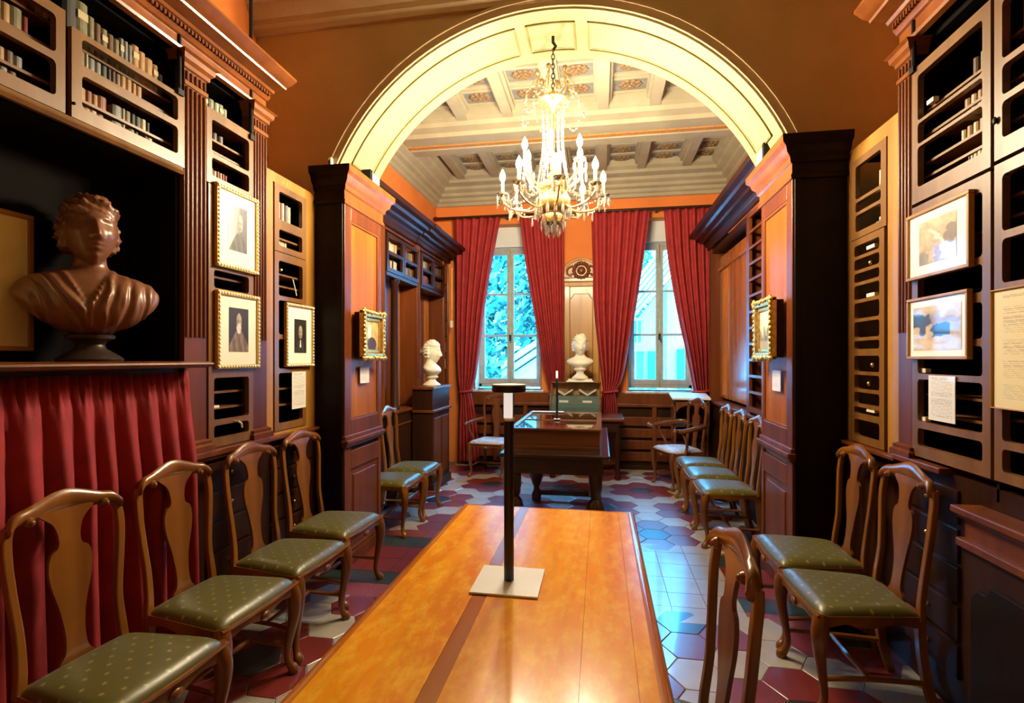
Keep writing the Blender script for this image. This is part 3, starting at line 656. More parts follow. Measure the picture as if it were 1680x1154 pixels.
# ---------------- right tall bookcase
br = thing('bookcase', 'tall carved walnut bookcase along the near right wall with pictures hung on its doors', 'bookcase', (1.8, 1.9, 0))
b = MB(TR); b.box(-.6, 3.0, -.46, -.30, 1.0, 3.30); b.box(2.98, 3.0, -.46, -.01, 1.0, 3.13); b.box(-.6, 3.0, -.46, -.05, 3.13, 3.33); b.box(2.335, 2.35, -.3, 0, 1.0, 3.13); b.box(2.88, 2.9, -.3, 0, 1.0, 3.13)
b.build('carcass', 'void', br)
pilaster(TR, br, 2.885, 3.0, 1.07, 1.70, 2.985, 3.15, nf=4)
entablature(TR, br, [(2.99, .0), (-.6, .0)], 3.15, -.55, 2.97)
dRU = door(TR, br, 2.352, 2.878, 2.332, 3.0, .045, [(2.405, 2.60), (2.615, 2.715), (2.73, 2.95)], boards=(2.461, 2.53, 2.665, 2.784))
dRL = door(TR, br, 2.352, 2.878, 1.09, 2.315, .045, [(1.144, 1.23), (1.262, 1.468), (1.495, 1.62), (1.65, 1.80), (1.84, 1.955), (1.985, 2.25)], boards=(1.298, 1.392, 2.1))
dNU = door(TR, br, 1.78, 2.332, 2.345, 3.0, .04, [(2.42, 2.56), (2.585, 2.70), (2.725, 2.95)], boards=(2.49, 2.645, 2.82))
dNL = door(TR, br, 1.78, 2.332, 1.09, 2.328, .04, [(1.13, 1.22), (1.25, 1.46), (1.50, 1.80), (1.86, 2.03), (2.06, 2.28)], boards=(1.33, 2.12, 2.20))
door(TR, br, 1.2, 1.76, 2.345, 3.0, .04, [(2.42, 2.56), (2.585, 2.70), (2.725, 2.95)], boards=(2.49, 2.645, 2.82)); door(TR, br, 1.2, 1.76, 1.09, 2.328, .04, [(1.13, 1.22), (1.25, 1.46), (1.50, 1.80), (1.86, 2.03), (2.06, 2.28)])
for d, w, z in ((dNU, 2.318, 2.50), (dNL, 2.318, 1.54)): MB(TR).ball((w, .028, z), .011, sc=(1, .6, 1.4)).build('door_knob', 'iron', d, smooth='full')
for d, w0, z, ww in ((dRU, 2.74, 2.785, .05), (dRL, 2.80, 1.50, .05), (dRL, 2.80, 1.265, .06)): bxT(TR, w0, w0 + ww, -.02, .004, z, z + .02).build('label_tag', 'tag', d)
b = MB(TR); b.box(-.6, 3.0, -.46, .0, 0, 1.05); b.build('base_cabinet', 'dark', br)
b = MB(TR); b.box(2.62, 3.0, -.1, .05, 1.045, 1.075); b.build('base_ledge', 'walnut', br, bevel=.006)
b = MB(TR); b.box(-.6, 2.43, 0, .12, .935, .965); b.box(-.6, 2.42, 0, .10, .915, .935); b.build('side_ledge', 'walnut', br, bevel=.006)
b = MB(TR); b.box(-.6, 2.40, 0, .085, 0, .80); b.build('side_cabinet', 'dark', br); b = MB(TR); b.box(-.6, 2.42, 0, .105, .80, .835); b.build('side_rail', 'walnut', br, bevel=.006)
bxT(TR, -.6, 2.40, 0, .08, .835, .915).build('drawer_band', 'walnut', br)
for w0 in (1.9, 1.3):
    b = MB(TR); pts = [(w0, .15), (w0 + .44, .15), (w0 + .44, .62), (w0 + .40, .66), (w0 + .36, .66), (w0 + .33, .70), (w0 + .11, .70), (w0 + .08, .66), (w0 + .04, .66), (w0, .62)]
    b.prism(pts, 'y', .08, .10).build('cabinet_panel', 'black', br, bevel=.005)
for k in range(5):
    z = .16 + k * .17
    d = bxT(TR, 2.56, 2.96, -.02, .012, z, z + .15).build('drawer', 'dark', br, bevel=.004); MB(TR).ball((2.76, .02, z + .075), .012).build('knob', 'brass', d, smooth='full')
# ---------------- books, right
GR = 'books behind the near right bookcase doors'
books(TR, 2.40, 1, 2.79, [('pale green', .034, .085), ('olive', .03, .08), (None, .012, 0), ('olive', .034, .08), (None, .014, 0), ('brown', .03, .075)], -.04, 'from the right on second shelf, upper right bookcase door', GR)
books(TR, 2.40, 1, 2.671, [('cream', .03, .035), (None, .01, 0), ('cream', .03, .036), (None, .01, 0), ('tan', .03, .036), (None, .01, 0), ('cream', .03, .036), (None, .01, 0), ('tan', .03, .035)], -.03, 'from the right on third shelf, upper right bookcase door', GR)
books(TR, 2.40, 1, 2.618, [('tan', .03, .036), (None, .01, 0), ('cream', .03, .034), (None, .01, 0), ('cream', .03, .034), (None, .01, 0), ('tan', .03, .034), (None, .01, 0), ('cream', .03, .03)], -.03, 'from the right on fourth shelf, upper right bookcase door', GR)
books(TR, 2.40, 1, 2.536, [('rust', .024, .05), (None, .008, 0), ('cream', .028, .045), (None, .01, 0), ('tan', .028, .045), (None, .01, 0), ('cream', .028, .045), (None, .01, 0), ('tan', .028, .045), (None, .01, 0), ('cream', .026, .042)], -.03, 'from the right on fifth shelf, upper right bookcase door', GR)
books(TR, 2.405, 1, 2.407, [('ivory', .028, .05), ('cream', .026, .045), ('cream', .026, .042), ('ivory', .024, .042), ('cream', .024, .04), ('ivory', .018, .04), ('brown', .014, .042)], -.03, 'from the right on bottom shelf, upper right bookcase door', GR)
books(TR, 2.40, 1, 3.0, [('cream', .03, .05), ('ivory', .03, .05), ('cream', .03, .045), ('ivory', .03, .045), ('grey', .03, .045), ('black', .03, .05)], -.04, 'from the right above the top rail, upper right bookcase door', GR)
books(TR, 2.285, -1, 2.826, [('rust', .06, .12), ('red', .04, .12)], -.04, 'from the left on top shelf, rightmost upper door', GR)
books(TR, 2.285, -1, 2.588, [(None, .05, 0), ('cream', .035, .05), ('olive', .03, .05)], -.04, 'from the left on second shelf, rightmost upper door', GR)
books(TR, 2.27, -1, 2.496, [(None, .03, 0), ('grey', .03, .05), ('tan', .03, .05)], -.04, 'from the left on third shelf, rightmost upper door', GR)
books(TR, 2.285, -1, 2.422, [(None, .02, 0), ('cream', .035, .055), ('tan', .03, .055)], -.04, 'from the left on bottom shelf, rightmost upper door', GR)
for n in (0,):
    pass
# ---------------- right end bookcase
er = end_case(TR, 3.0, 3.6, 2.87, 'narrow honey coloured bookcase beside the right arch pilaster')
front_panel(TR, er, 3.0, 3.60, 2.87, (3.14, 3.56, 1.055, 2.79))
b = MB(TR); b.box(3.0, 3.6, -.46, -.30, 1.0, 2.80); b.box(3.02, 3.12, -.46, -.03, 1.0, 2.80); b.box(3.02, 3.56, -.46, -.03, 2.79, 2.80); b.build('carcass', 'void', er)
e1 = door(TR, er, 3.145, 3.545, 2.30, 2.785, .055, [(2.34, 2.44), (2.46, 2.52), (2.54, 2.74)], o0=-.02, o1=.006)
ops = [(1.10, 1.20), (1.235, 1.275), (1.295, 1.365), (1.385, 1.47), (1.49, 1.585), (1.625, 1.675), (1.695, 1.79), (1.81, 1.905), (1.925, 2.01), (2.03, 2.085), (2.105, 2.17), (2.19, 2.255)]
e2 = door(TR, er, 3.165, 3.555, 1.06, 2.295, .05, ops, o0=-.02, o1=.006)
for z in (1.255, 1.93, 2.21): bxT(TR, 3.28, 3.37, -.02, .0, z, z + .02).build('label_tag', 'tag', e2)
for z, k in ((1.42, 0), (2.13, 1), (1.53, 2)): MB(TR).ball((3.36 - .02 * k, -.01, z), .014).build('door_knob', 'brass', e2, smooth='full')
for i, z in enumerate((1.30, 1.39, 1.50, 1.70, 1.815, 1.93, 2.11)): bxT(TR, 3.225, 3.26, -.08, -.03, z + .004, z + .05).build('shelf_bracket', 'door', e2)
b = MB(TR); b.box(3.0, 3.6, -.46, .0, 0, 1.05); b.build('base_cabinet', 'dark', er); bxT(TR, 3.0, 3.6, -.1, .045, 1.03, 1.055).build('base_ledge', 'walnut', er, bevel=.006)
GE2 = 'books in the narrow right bookcase'
books(TR, 3.205, 1, 2.542, [('cream', .026, .14), ('ivory', .024, .145), ('ivory', .022, .13), ('grey', .02, .12), ('ivory', .022, .115)], -.04, 'from the right on top shelf of the honey bookcase right', GE2)
books(TR, 3.215, 1, 2.342, [('cream', .05, .05), ('tan', .04, .045), ('cream', .04, .05), ('ivory', .03, .03)], -.05, 'from the right on lower shelf of the honey bookcase right', GE2)
books(TR, 3.23, 1, 2.462, [('brown', .06, .03), (None, .02, 0), ('ivory', .06, .025)], -.05, 'from the right on middle shelf of the honey bookcase right', GE2)

# ---------------- red curtain under the niche
def drape(name, mat, fn, nu, nv, parent=None, thick=.006, smooth='full'):
    b = MB(); vs = [fn(i / nu, j / nv) for j in range(nv + 1) for i in range(nu + 1)]
    fs = [(j * (nu + 1) + i, j * (nu + 1) + i + 1, (j + 1) * (nu + 1) + i + 1, (j + 1) * (nu + 1) + i) for j in range(nv) for i in range(nu)]
    o = b.add(vs, fs).build(name, mat, parent, smooth=smooth); md = o.modifiers.new('thick', 'SOLIDIFY'); md.thickness = thick; return o
def cfn(u, v):
    y = -.4 + 2.76 * u; z = 1.50 - 1.42 * v; n = 27
    amp = .016 + .044 * min(1, v * 3.2); ph = 2 * math.pi * n * u + 1.5 * math.sin(11 * u + 1.0) + .9 * math.sin(23 * u) + 1.1 * math.sin(2.6 * v + 9 * u)
    pl_ = abs(math.sin(ph * .5)) ** .55; x = -2.108 + amp * 1.25 * pl_ + .010 * math.sin(ph * .25 + 2 * v) + (.010 if v < .06 else 0) * math.sin(ph * 3)
    y += .006 * math.sin(ph * 1.0 + 1) + .03 * v * (u - .5)
    return (x, min(y, 2.40), z)
cu = drape('cupboard_curtain', 'red_velvet', cfn, 330, 22)
tag(cu, 'gathered red velvet curtain hanging under the niche with the brown bust', 'curtain')
# ================================================================== FAR BOOKCASES
TFL = lambda w, o, z: (-2.20 + o, w, z)
TFR = lambda w, o, z: (1.45 - o, w, z)
def fprof(z): return [(0, z), (.02, z + .005), (.025, z + .05), (.04, z + .06), (.045, z + .09), (.10, z + .10), (.11, z + .125), (.17, z + .14), (.19, z + .165), (.24, z + .18), (.25, z + .225), (0, z + .235)]
fb = thing('bookcase', 'dark carved bookcase with niches along the left wall of the far room', 'bookcase', (-2.33, 5.8, 0))
MB(TFL).mold(fprof(2.955), [(7.36, -.26), (7.36, 0), (4.37, 0)]).build('entablature', 'dark', fb, smooth=25)
for w in (6.05,): MB(TFL).mold([(a * 1.0 + .015, z) for a, z in fprof(2.953)], [(w + .10, 0), (w - .10, 0)]).build('cornice_break', 'dark', fb, smooth=25)
b = MB(TFL); b.box(4.37, 7.36, -.265, -.22, 0, 3.1); b.box(4.37, 7.36, -.25, -.02, 2.93, 2.96); b.build('carcass_back', 'walnut', fb)
for w0, w1, m in ((4.37, 5.08, 'walnut'), (6.03, 6.14, 'walnut'), (7.10, 7.17, 'walnut'), (7.33, 7.36, 'walnut')):
    p = bxT(TFL, w0, w1, -.22, .0, 1.0, 2.955).build('post', m, fb, bevel=.006)
    b = MB(TFL); s = .02; w = max(w0, w1 - .10) + .012
    while w < w1 - .012: b.tube([(w, .0, 1.05), (w, .0, 2.90)], .007, 6); w += s
    b.build('fluting', 'walnut', p, smooth=True)
for w0, w1 in ((5.08, 6.03), (6.14, 7.10)):
    bxT(TFL, w0, w1, -.22, .01, 2.44, 2.48).build('niche_head', 'dark', fb, bevel=.004)
    for a, c in ((w0, (w0 + w1) / 2 - .004), ((w0 + w1) / 2 + .004, w1)):
        d = door(TFL, fb, a, c, 2.48, 2.885, .045, [(2.525, 2.665), (2.70, 2.845)], mat='dark', rad=.004)
    bxT(TFL, w0, w1, -.2, -.02, 2.672, 2.684).build('shelf', 'dark', fb)
    # niche back: fluted boards
    n = MB(TFL)
    for k in range(5): n.box(w0 + .04 + k * .035, w0 + .06 + k * .035, -.22, -.205, 1.0, 2.44); n.box(w1 - .06 - k * .035, w1 - .04 - k * .035, -.22, -.205, 1.0, 2.44)
    n.build('niche_fluting', 'panel', fb)
# glossy half column in the first niche
MB().lathe([(.05, 1.0), (.06, 1.02), (.045, 1.05), (.04, 2.38), (.055, 2.41), (.055, 2.44)], 20, (-2.24, 5.42)).build('niche_column', 'dark', fb, smooth=True)
b = MB(TFL); b.box(4.37, 7.36, -.26, .0, 0, .96); b.build('base_cabinet', 'dark', fb)
b = MB(TFL); b.box(4.37, 7.36, -.2, .02, .96, .99); b.box(4.37, 7.36, -.2, .012, .82, .84); b.build('base_ledge', 'walnut', fb, bevel=.006)
for w0, w1 in ((4.4, 5.0), (5.12, 5.7), (6.7, 7.3)): bxT(TFL, w0, w1, -.01, .01, .14, .78).build('cabinet_door', 'dark', fb, bevel=.008)
for z in (1.2, 1.42, 1.66, 1.9, 2.14, 2.40, 2.65): bxT(TFL, 7.17, 7.33, -.22, -.01, z - .012, z).build('shelf', 'walnut', fb)
GF = 'books in the far left bookcase'
for i, (w0, nm) in enumerate(((5.13, 'first leaf of the far left bookcase'), (5.61, 'second leaf of the far left bookcase'), (6.19, 'third leaf of the far left bookcase'), (6.67, 'last leaf of the far left bookcase'))):
    cs = (['cream', 'cream', 'tan', 'cream', 'ivory', 'cream', 'tan', 'cream'], ['olive', 'olive', 'tan', 'olive', 'brown', 'olive', 'olive', 'tan'], ['ivory', 'cream', 'black', 'tan', 'ivory', 'grey', 'tan', 'brown'], ['olive', 'brown', 'tan', 'brown', 'olive', 'brown', 'olive', 'brown'])[i]
    c2 = (['ivory', 'cream', 'ivory', 'brown', 'cream', 'black', 'ivory', 'cream'], ['brown', 'olive', 'olive', 'tan', 'olive', 'brown', 'olive', 'olive'], ['red', 'rust', 'red', 'red', 'rust', 'red', 'rust', 'red'], ['brown', 'black', 'brown', 'rust', 'brown', 'black', 'rust', 'brown'])[i]
    books(TFL, w0, 1, 2.685, [(c, .042 + .006 * (k % 3 == 1), .125 + .012 * ((k * 5) % 4) / 3) for k, c in enumerate(cs)], -.035, 'from the left, upper shelf, ' + nm, GF)
    books(TFL, w0, 1, 2.526, [(c, .042 + .006 * (k % 3 == 2), .10 + .012 * ((k * 3) % 4) / 3) for k, c in enumerate(c2)], -.035, 'from the left, lower shelf, ' + nm, GF)
for r_, z in enumerate((1.2, 1.42, 1.66, 1.9, 2.14, 2.40)):
    cl_ = (['black', 'brown', 'black', 'brown'], ['black', 'ivory', 'cream', 'black'], ['brown', 'cream', 'tan', 'black'], ['brown', 'black', 'brown', 'black'], ['tan', 'brown', 'brown', 'black'], ['brown', 'olive', 'brown', 'black'])[r_]
    books(TFL, 7.178, 1, z, [(c, .036, .14 + .02 * ((k * 7 + r_) % 3)) for k, c in enumerate(cl_)], -.02, 'from left, ' + ORD[r_] + ' row up, slim shelf beside the left curtain', GF)
# pedestal for the profile bust
pd = thing('pedestal', 'dark boxy wooden pedestal under the white profile bust', 'pedestal', (-2.0, 6.15, 0))
MB().box(-2.18, -1.93, 5.80, 6.48, 0, 1.20).build('body', 'dark', pd, bevel=.006)
MB().box(-2.175, -1.91, 5.78, 6.50, 1.20, 1.235).build('top_slab', 'walnut', pd, bevel=.006); MB().box(-2.175, -1.905, 5.78, 6.50, .93, .96).build('moulding', 'walnut', pd, bevel=.006); MB().box(-2.175, -1.91, 5.78, 6.50, 0, .10).build('plinth', 'dark', pd, bevel=.006)
for y0, y1 in ((5.86, 6.12), (6.16, 6.42)): MB().box(-1.94, -1.925, y0, y1, .16, .86).build('panel', 'walnut', pd, bevel=.006)

# ---- far right
fr = thing('bookcase', 'dark corniced bookcase with an orange wood niche on the far right', 'bookcase', (1.65, 5.8, 0))
MB(TFR).mold(fprof(3.02), [(7.36, -.36), (7.36, 0), (4.37, 0)]).build('entablature', 'dark', fr, smooth=25)
b = MB(TFR); b.box(4.37, 7.36, -.37, -.33, 0, 3.2); b.box(4.37, 7.36, -.35, -.02, 2.96, 3.02); b.build('carcass_back', 'dark', fr)
bxT(TFR, 5.55, 7.25, -.33, -.12, 1.06, 2.90).build('niche_lining', 'panel', fr)
b = MB(TFR)
for k in range(6): b.tube([(7.05 - k * .045, -.118, 1.1), (7.05 - k * .045, -.118, 2.70)], .012, 6)
b.build('niche_fluting', 'panel', fr, smooth=True); b = MB(TFR)
for k in range(5): b.tube([(5.95 - k * .045, -.118, 1.1), (5.95 - k * .045, -.118, 2.70)], .012, 6)
b.build('niche_fluting', 'panel', fr, smooth=True)
bxT(TFR, 5.5, 7.25, -.33, -.09, 2.72, 2.76).build('niche_moulding', 'panel', fr, bevel=.006)
pst = bxT(TFR, 5.42, 5.55, -.33, .0, 1.0, 3.02).build('post', 'walnut', fr, bevel=.006)
bxT(TFR, 7.25, 7.27, -.33, 0, 1.0, 3.02).build('post', 'walnut', fr); bxT(TFR, 7.33, 7.36, -.33, 0, 1.0, 3.02).build('post', 'walnut', fr)
for k in range(14): bxT(TFR, 7.27, 7.33, -.3, -.005, 1.05 + k * .135, 1.062 + k * .135).build('shelf', 'walnut', fr)
door(TFR, fr, 4.70, 5.42, 1.05, 2.98, .05, [(1.10 + k * .155, 1.23 + k * .155) for k in range(12)], mat='walnut', rad=.006); bxT(TFR, 4.37, 4.70, -.33, .0, 1.0, 3.02).build('post', 'walnut', fr)
b = MB(TFR); b.box(4.37, 7.36, -.36, .0, 0, .98); b.build('base_cabinet', 'dark', fr); bxT(TFR, 4.37, 7.36, -.36, .03, .98, 1.02).build('base_ledge', 'walnut', fr, bevel=.006)
books(TFR, 4.80, 1, 1.103, [('black', .05, .1), ('grey', .05, .1), ('ivory', .05, .1), ('grey', .04, .1)], -.06, 'from the right, lowest row of the far right lattice door', 'books in the far right bookcase')
books(TFR, 4.80, 1, 1.723, [('black', .05, .1), ('brown', .05, .1), ('brown', .05, .1), ('black', .04, .1)], -.06, 'from the right, fifth row of the far right lattice door', 'books in the far right bookcase')

# ================================================================== FAR WALL FURNISHINGS
def wainscot(x0, x1, label):
    t = thing('window_bench', label, 'wainscot', ((x0 + x1) / 2, 7.5, 0))
    MB().box(x0, x1, 7.53, 7.6, .0, 1.07).build('back_board', 'dark', t)
    MB().box(x0, x1, 7.50, 7.56, .93, 1.07).build('upper_board', 'walnut', t, bevel=.004)
    MB().box(x0, x1, 7.47, 7.56, .88, .93).build('bench_shelf', 'walnut', t, bevel=.01)
    n = max(2, round((x1 - x0) / .55)); w = (x1 - x0) / n
    for k in range(n + 1): MB().box(max(x0, x0 + k * w - .03), min(x1, x0 + k * w + .03), 7.48, 7.55, .06, .88).build('stile', 'walnut', t, bevel=.004)
    for k in range(n):
        for j in range(4): MB().box(x0 + k * w + .03, x0 + (k + 1) * w - .03, 7.49, 7.52, .12 + j * .165, .245 + j * .165).build('slat', 'walnut', t, bevel=.006)
    MB().box(x0, x1, 7.475, 7.55, 0, .06).build('plinth', 'dark', t, bevel=.004)
wainscot(-2.0, -.62, 'slatted brown wood panelling below the left window'); wainscot(.22, 1.80, 'slatted brown wood panelling below the right window')
# carved panel between windows
cp = thing('overmantel', 'tall carved wooden panel with a round crest between the two windows', 'wall panel', (-.27, 7.55, .8))
CXM = -.27
MB().box(CXM - .25, CXM + .25, 7.53, 7.6, .8, 2.66).build('backing', 'honey', cp, bevel=.004)
for s in (-1, 1): MB().box(CXM + s * .205 - .045, CXM + s * .205 + .045, 7.50, 7.55, .8, 2.62).build('stile', 'honey', cp, bevel=.012)
pts = [(-.17, 1.3), (.17, 1.3), (.17, 2.42), (.13, 2.46), (.11, 2.50), (-.11, 2.50), (-.13, 2.46), (-.17, 2.42)]
MB().prism([(CXM + a, z) for a, z in pts], 'y', 7.505, 7.54).build('shaped_moulding', 'walnut', cp, bevel=.008)
MB().prism([(CXM + a * .90, 1.3 + (z - 1.3) * .985 + .008) for a, z in pts], 'y', 7.498, 7.51).build('centre_panel', 'honey', cp)
pr = [(0, 2.60), (.02, 2.61), (.025, 2.66), (.04, 2.68), (.04, 2.72), (0, 2.73)]
MB().mold(pr, [(CXM - .24, 7.60), (CXM - .24, 7.53), (CXM + .24, 7.53), (CXM + .24, 7.60)][::1]).build('shelf_moulding', 'honey', cp, smooth=30)
crest = [(CXM + .26 * math.cos(t), 2.73 + .27 * math.sin(t)) for t in [math.pi * k / 16 for k in range(17)]]
MB().prism(crest, 'y', 7.51, 7.58).build('crest_board', 'honey', cp, bevel=.008)
MB().tube([(CXM + .27 * math.cos(t), 7.52, 2.73 + .27 * math.sin(t)) for t in [math.pi * k / 16 for k in range(17)]], .022, 8).build('crest_moulding', 'honey', cp, smooth=True)
w = MB()
for k in range(16):
    t = 2 * math.pi * k / 16; w.ball((CXM + .105 * math.cos(t), 7.50, 2.83 + .105 * math.sin(t)), .03, 8, 6, (1, .8, 1))
w.ball((CXM, 7.505, 2.83), .06, 10, 8, (1, .6, 1)); w.build('wreath', 'walnut', cp, smooth='full')
for s in (-1, 1):
    MB().tube(smooth_path([(CXM + s * .12, 7.50, 2.90), (CXM + s * .19, 7.495, 2.86), (CXM + s * .20, 7.49, 2.79), (CXM + s * .15, 7.49, 2.76), (CXM + s * .14, 7.49, 2.79)]), .014, 7).build('scroll', 'walnut', cp, smooth=True)
# curtain rod + curtains
rd = thing('curtain_rod', 'dark wooden curtain rod running above both windows', 'curtain rod', (-.4, 7.46, 3.64))
MB().tube([(-2.40, 7.42, 3.645), (1.72, 7.42, 3.645)], .022, 10).build('pole', 'dark', rd, smooth=True)
for x in (-2.42, 1.70): MB().ball((x, 7.42, 3.645), .035, 10, 8).build('finial', 'dark', rd, smooth='full')
for x in (-1.36, -.33, .78): MB().box(x - .015, x + .015, 7.42, 7.60, 3.63, 3.66).build('bracket', 'dark', rd)
def curtain(label, prof, nf, seed, zt=3.62, red='red'):
    """prof: list of (z, x0, x1)"""
    rng = random.Random(seed); ph0 = rng.random() * 6
    P = smooth_path(prof, 8); m = len(P) - 1
    nu = nf * 14
    def fn(u, v):
        k = v * m; i = min(int(k), m - 1); f = k - i
        z, x0, x1 = [a + (b - a) * f for a, b in zip(P[i], P[i + 1])]
        w = x1 - x0; wid0 = P[0][2] - P[0][1]
        amp = .030 + .014 * (1 - w / wid0)
        ph = 2 * math.pi * nf * u + ph0 + .8 * math.sin(5 * u + seed)
        return (x0 + w * u, 7.405 + amp * math.sin(ph) + .012 * math.sin(ph * .5 + 3 * v), z)
    o = drape('window_curtain', 'red', fn, nu, m); tag(o, label, 'curtain', 'red window curtains')
    MB
    tz = [p for p in prof if len(p) == 3]; tmin = min(prof, key=lambda p: p[2] - p[1])
    xa, xb = tmin[1], tmin[2]
    t = MB(); pts = []
    for k in range(17):
        a = 2 * math.pi * k / 16; pts.append(((xa + xb) / 2 + ((xb - xa) / 2 + .02) * math.cos(a), 7.405 + .075 * math.sin(a), tmin[0] + .012 * math.cos(a)))
    t.tube(pts, .018, 6).build('tieback', 'red', o, smooth=True)
    return o
curtain('red curtain at the far left, left side of the left window', [(3.62, -2.14, -1.44), (3.0, -2.12, -1.56), (2.36, -2.11, -1.67), (1.8, -2.10, -1.74), (1.3, -2.07, -1.81), (1.08, -2.03, -1.88), (.9, -2.03, -1.84), (.5, -2.05, -1.78), (.05, -2.06, -1.74)], 6, 1)
curtain('red curtain on the right side of the left window', [(3.62, -1.15, -.51), (3.0, -1.07, -.51), (2.52, -.99, -.51), (1.9, -.88, -.51), (1.46, -.80, -.50), (1.06, -.69, -.51), (.9, -.68, -.49), (.85, -.68, -.49), (.80, -.68, -.49)], 6, 2)
curtain('red curtain on the left side of the right window', [(3.62, -.13, .68), (3.0, -.11, .60), (2.32, -.09, .50), (1.8, -.04, .41), (1.3, .02, .31), (1.10, .04, .21), (.95, .0, .23), (.86, .0, .24), (.80, -.01, .24)], 7, 3)
curtain('red curtain at the far right, right side of the right window', [(3.62, .87, 1.55), (3.0, .92, 1.54), (2.48, 1.0, 1.53), (2.0, 1.09, 1.52), (1.64, 1.17, 1.50), (1.12, 1.27, 1.48), (1.0, 1.29, 1.50), (.9, 1.30, 1.52), (.5, 1.28, 1.53)], 6, 4)
# console below the overmantel
cs = thing('console', 'dark wooden console standing below the carved panel', 'console table', (-.2, 7.1, 0))
MB().box(-.68, .30, 6.72, 7.40, .76, .80).build('top', 'walnut', cs, bevel=.008); MB().box(-.64, .24, 6.76, 7.40, .62, .76).build('frieze', 'dark', cs)
for x in (-.62, .22):
    for y in (6.80, 7.34): MB().lathe([(.035, 0), (.045, .03), (.03, .08), (.025, .3), (.045, .42), (.05, .50), (.03, .55), (.04, .62)], 14, (x, y)).build('leg', 'dark', cs, smooth=True)
MB().box(-.64, .24, 7.30, 7.36, .1, .62).build('back_panel', 'walnut', cs)
# desk showcase with sloping glass on the console
sc_ = thing('display_case', 'small sloping glass showcase with open books under the marble bust', 'display case', (-.3, 6.95, .8))
xa, xb = -.66, .01
MB().box(xa, xb, 6.55 + .2, 7.20, .80, .84).build('case_floor', 'case_wood', sc_, bevel=.004); MB().prism([(6.77, .84), (7.16, .84), (7.16, 1.06), (7.0, 1.06), (6.77, .93)], 'x', xa + .021, xb - .021).build('lining', 'felt', sc_)
for s_, x in ((0, xa), (1, xb - .02)): MB().prism([(6.75, .84), (7.20, .84), (7.20, 1.24), (7.08, 1.24), (6.75, .98)], 'x', x, x + .02).build('side', 'case_wood', sc_)
MB().box(xa, xb, 7.17, 7.20, .84, 1.24).build('back', 'honey', sc_); MB().box(xa, xb, 7.03, 7.20, 1.232, 1.25).build('top_board', 'case_wood', sc_, bevel=.004)
MB().prism([(6.745, .975), (6.752, .985), (7.07, 1.236), (7.075, 1.228)], 'x', xa + .02, xb - .02).build('glass_slope', 'case_glass', sc_); MB().box(xa + .02, xb - .02, 6.75, 6.756, .84, .98).build('front_glass', 'case_glass', sc_)
for x, l in ((-.48, 'left'), (-.17, 'right')):
    t = thing('open_book', f'open book lying on its stand in the showcase, {l} one', 'book', (x, 7.06, 1.06))
    for s in (-1, 1): MB().prism([(x, 1.085), (x + s * .11, 1.155), (x + s * .115, 1.135), (x, 1.065)], 'y', 7.0, 7.14).build('page_block', 'paper', t)
    MB().prism([(x - .05, 1.06), (x + .05, 1.06), (x + .03, 1.078), (x - .03, 1.078)], 'y', 7.03, 7.12).build('stand', 'case_wood', t)
    tag(MB().prism([(6.86, .984), (6.90, 1.0065), (6.8985, 1.010), (6.8585, .988)], 'x', x - .06, x + .06).build('caption_card', 'paper'), f'small white caption card in the showcase below the {l} open book', 'card')
# ================================================================== CHAIRS
def strip(prof, y_of, thick, n_sub=5):
    """flat board: prof [(z, xl, xr)], following y_of(z)"""
    P = smooth_path(prof, n_sub); b = MB(); vs = []; fs = []
    for z, a, c in P:
        y = y_of(z); vs += [(a, y - thick / 2, z), (c, y - thick / 2, z), (c, y + thick / 2, z), (a, y + thick / 2, z)]
    for i in range(len(P) - 1):
        o = 4 * i; fs += [(o + k, o + (k + 1) % 4, o + 4 + (k + 1) % 4, o + 4 + k) for k in range(4)]
    fs += [(0, 1, 2, 3), tuple(4 * (len(P) - 1) + k for k in (3, 2, 1, 0))]
    return b.add(vs, fs)
BACKY = [(.40, -.205), (.50, -.212), (.62, -.228), (.75, -.238), (.88, -.246), (.97, -.256), (1.05, -.268)]
def back_y(z):
    for (a, b), (c, d) in zip(BACKY[:-1], BACKY[1:]):
        if z <= c: return b + (d - b) * (z - a) / (c - a)
    return BACKY[-1][1]
def cushion(wf, wr, yf, yr, z0, h, bow=.015, nu=18, nv=16):
    b = MB(); vs = []; fs = []
    for j in range(nv + 1):
        v = -1 + 2 * j / nv
        for i in range(nu + 1):
            u = -1 + 2 * i / nu
            hw = wr + (wf - wr) * (v + 1) / 2
            e = max(abs(u), abs(v)); 
            x = u * hw; y = yr + (yf - yr) * (v + 1) / 2 + (bow * (1 - u * u) if v > 0 else 0) * max(0, v)
            z = z0 + h * (1 - abs(u) ** 7) ** .5 * (1 - abs(v) ** 7) ** .5 * (.82 + .18 * (1 - u * u) * (1 - v * v))
            vs.append((x, y, z))
    for j in range(nv):
        for i in range(nu): o = j * (nu + 1) + i; fs.append((o, o + 1, o + nu + 2, o + nu + 1))
    rim = [i for i in range(nu + 1)] + [j * (nu + 1) + nu for j in range(1, nu - 1 if False else nv + 1)] + [nv * (nu + 1) + i for i in range(nu - 1, -1, -1)] + [j * (nu + 1) for j in range(nv - 1, 0, -1)]
    o = len(vs); vs += [(vs[r][0] * .985, vs[r][1] * .985, z0 - .02) for r in rim]; L = len(rim)
    for k in range(L): fs.append((rim[k], rim[(k + 1) % L], o + (k + 1) % L, o + k))
    fs.append([o + k for k in range(L)][::-1])
    return b.add(vs, fs)
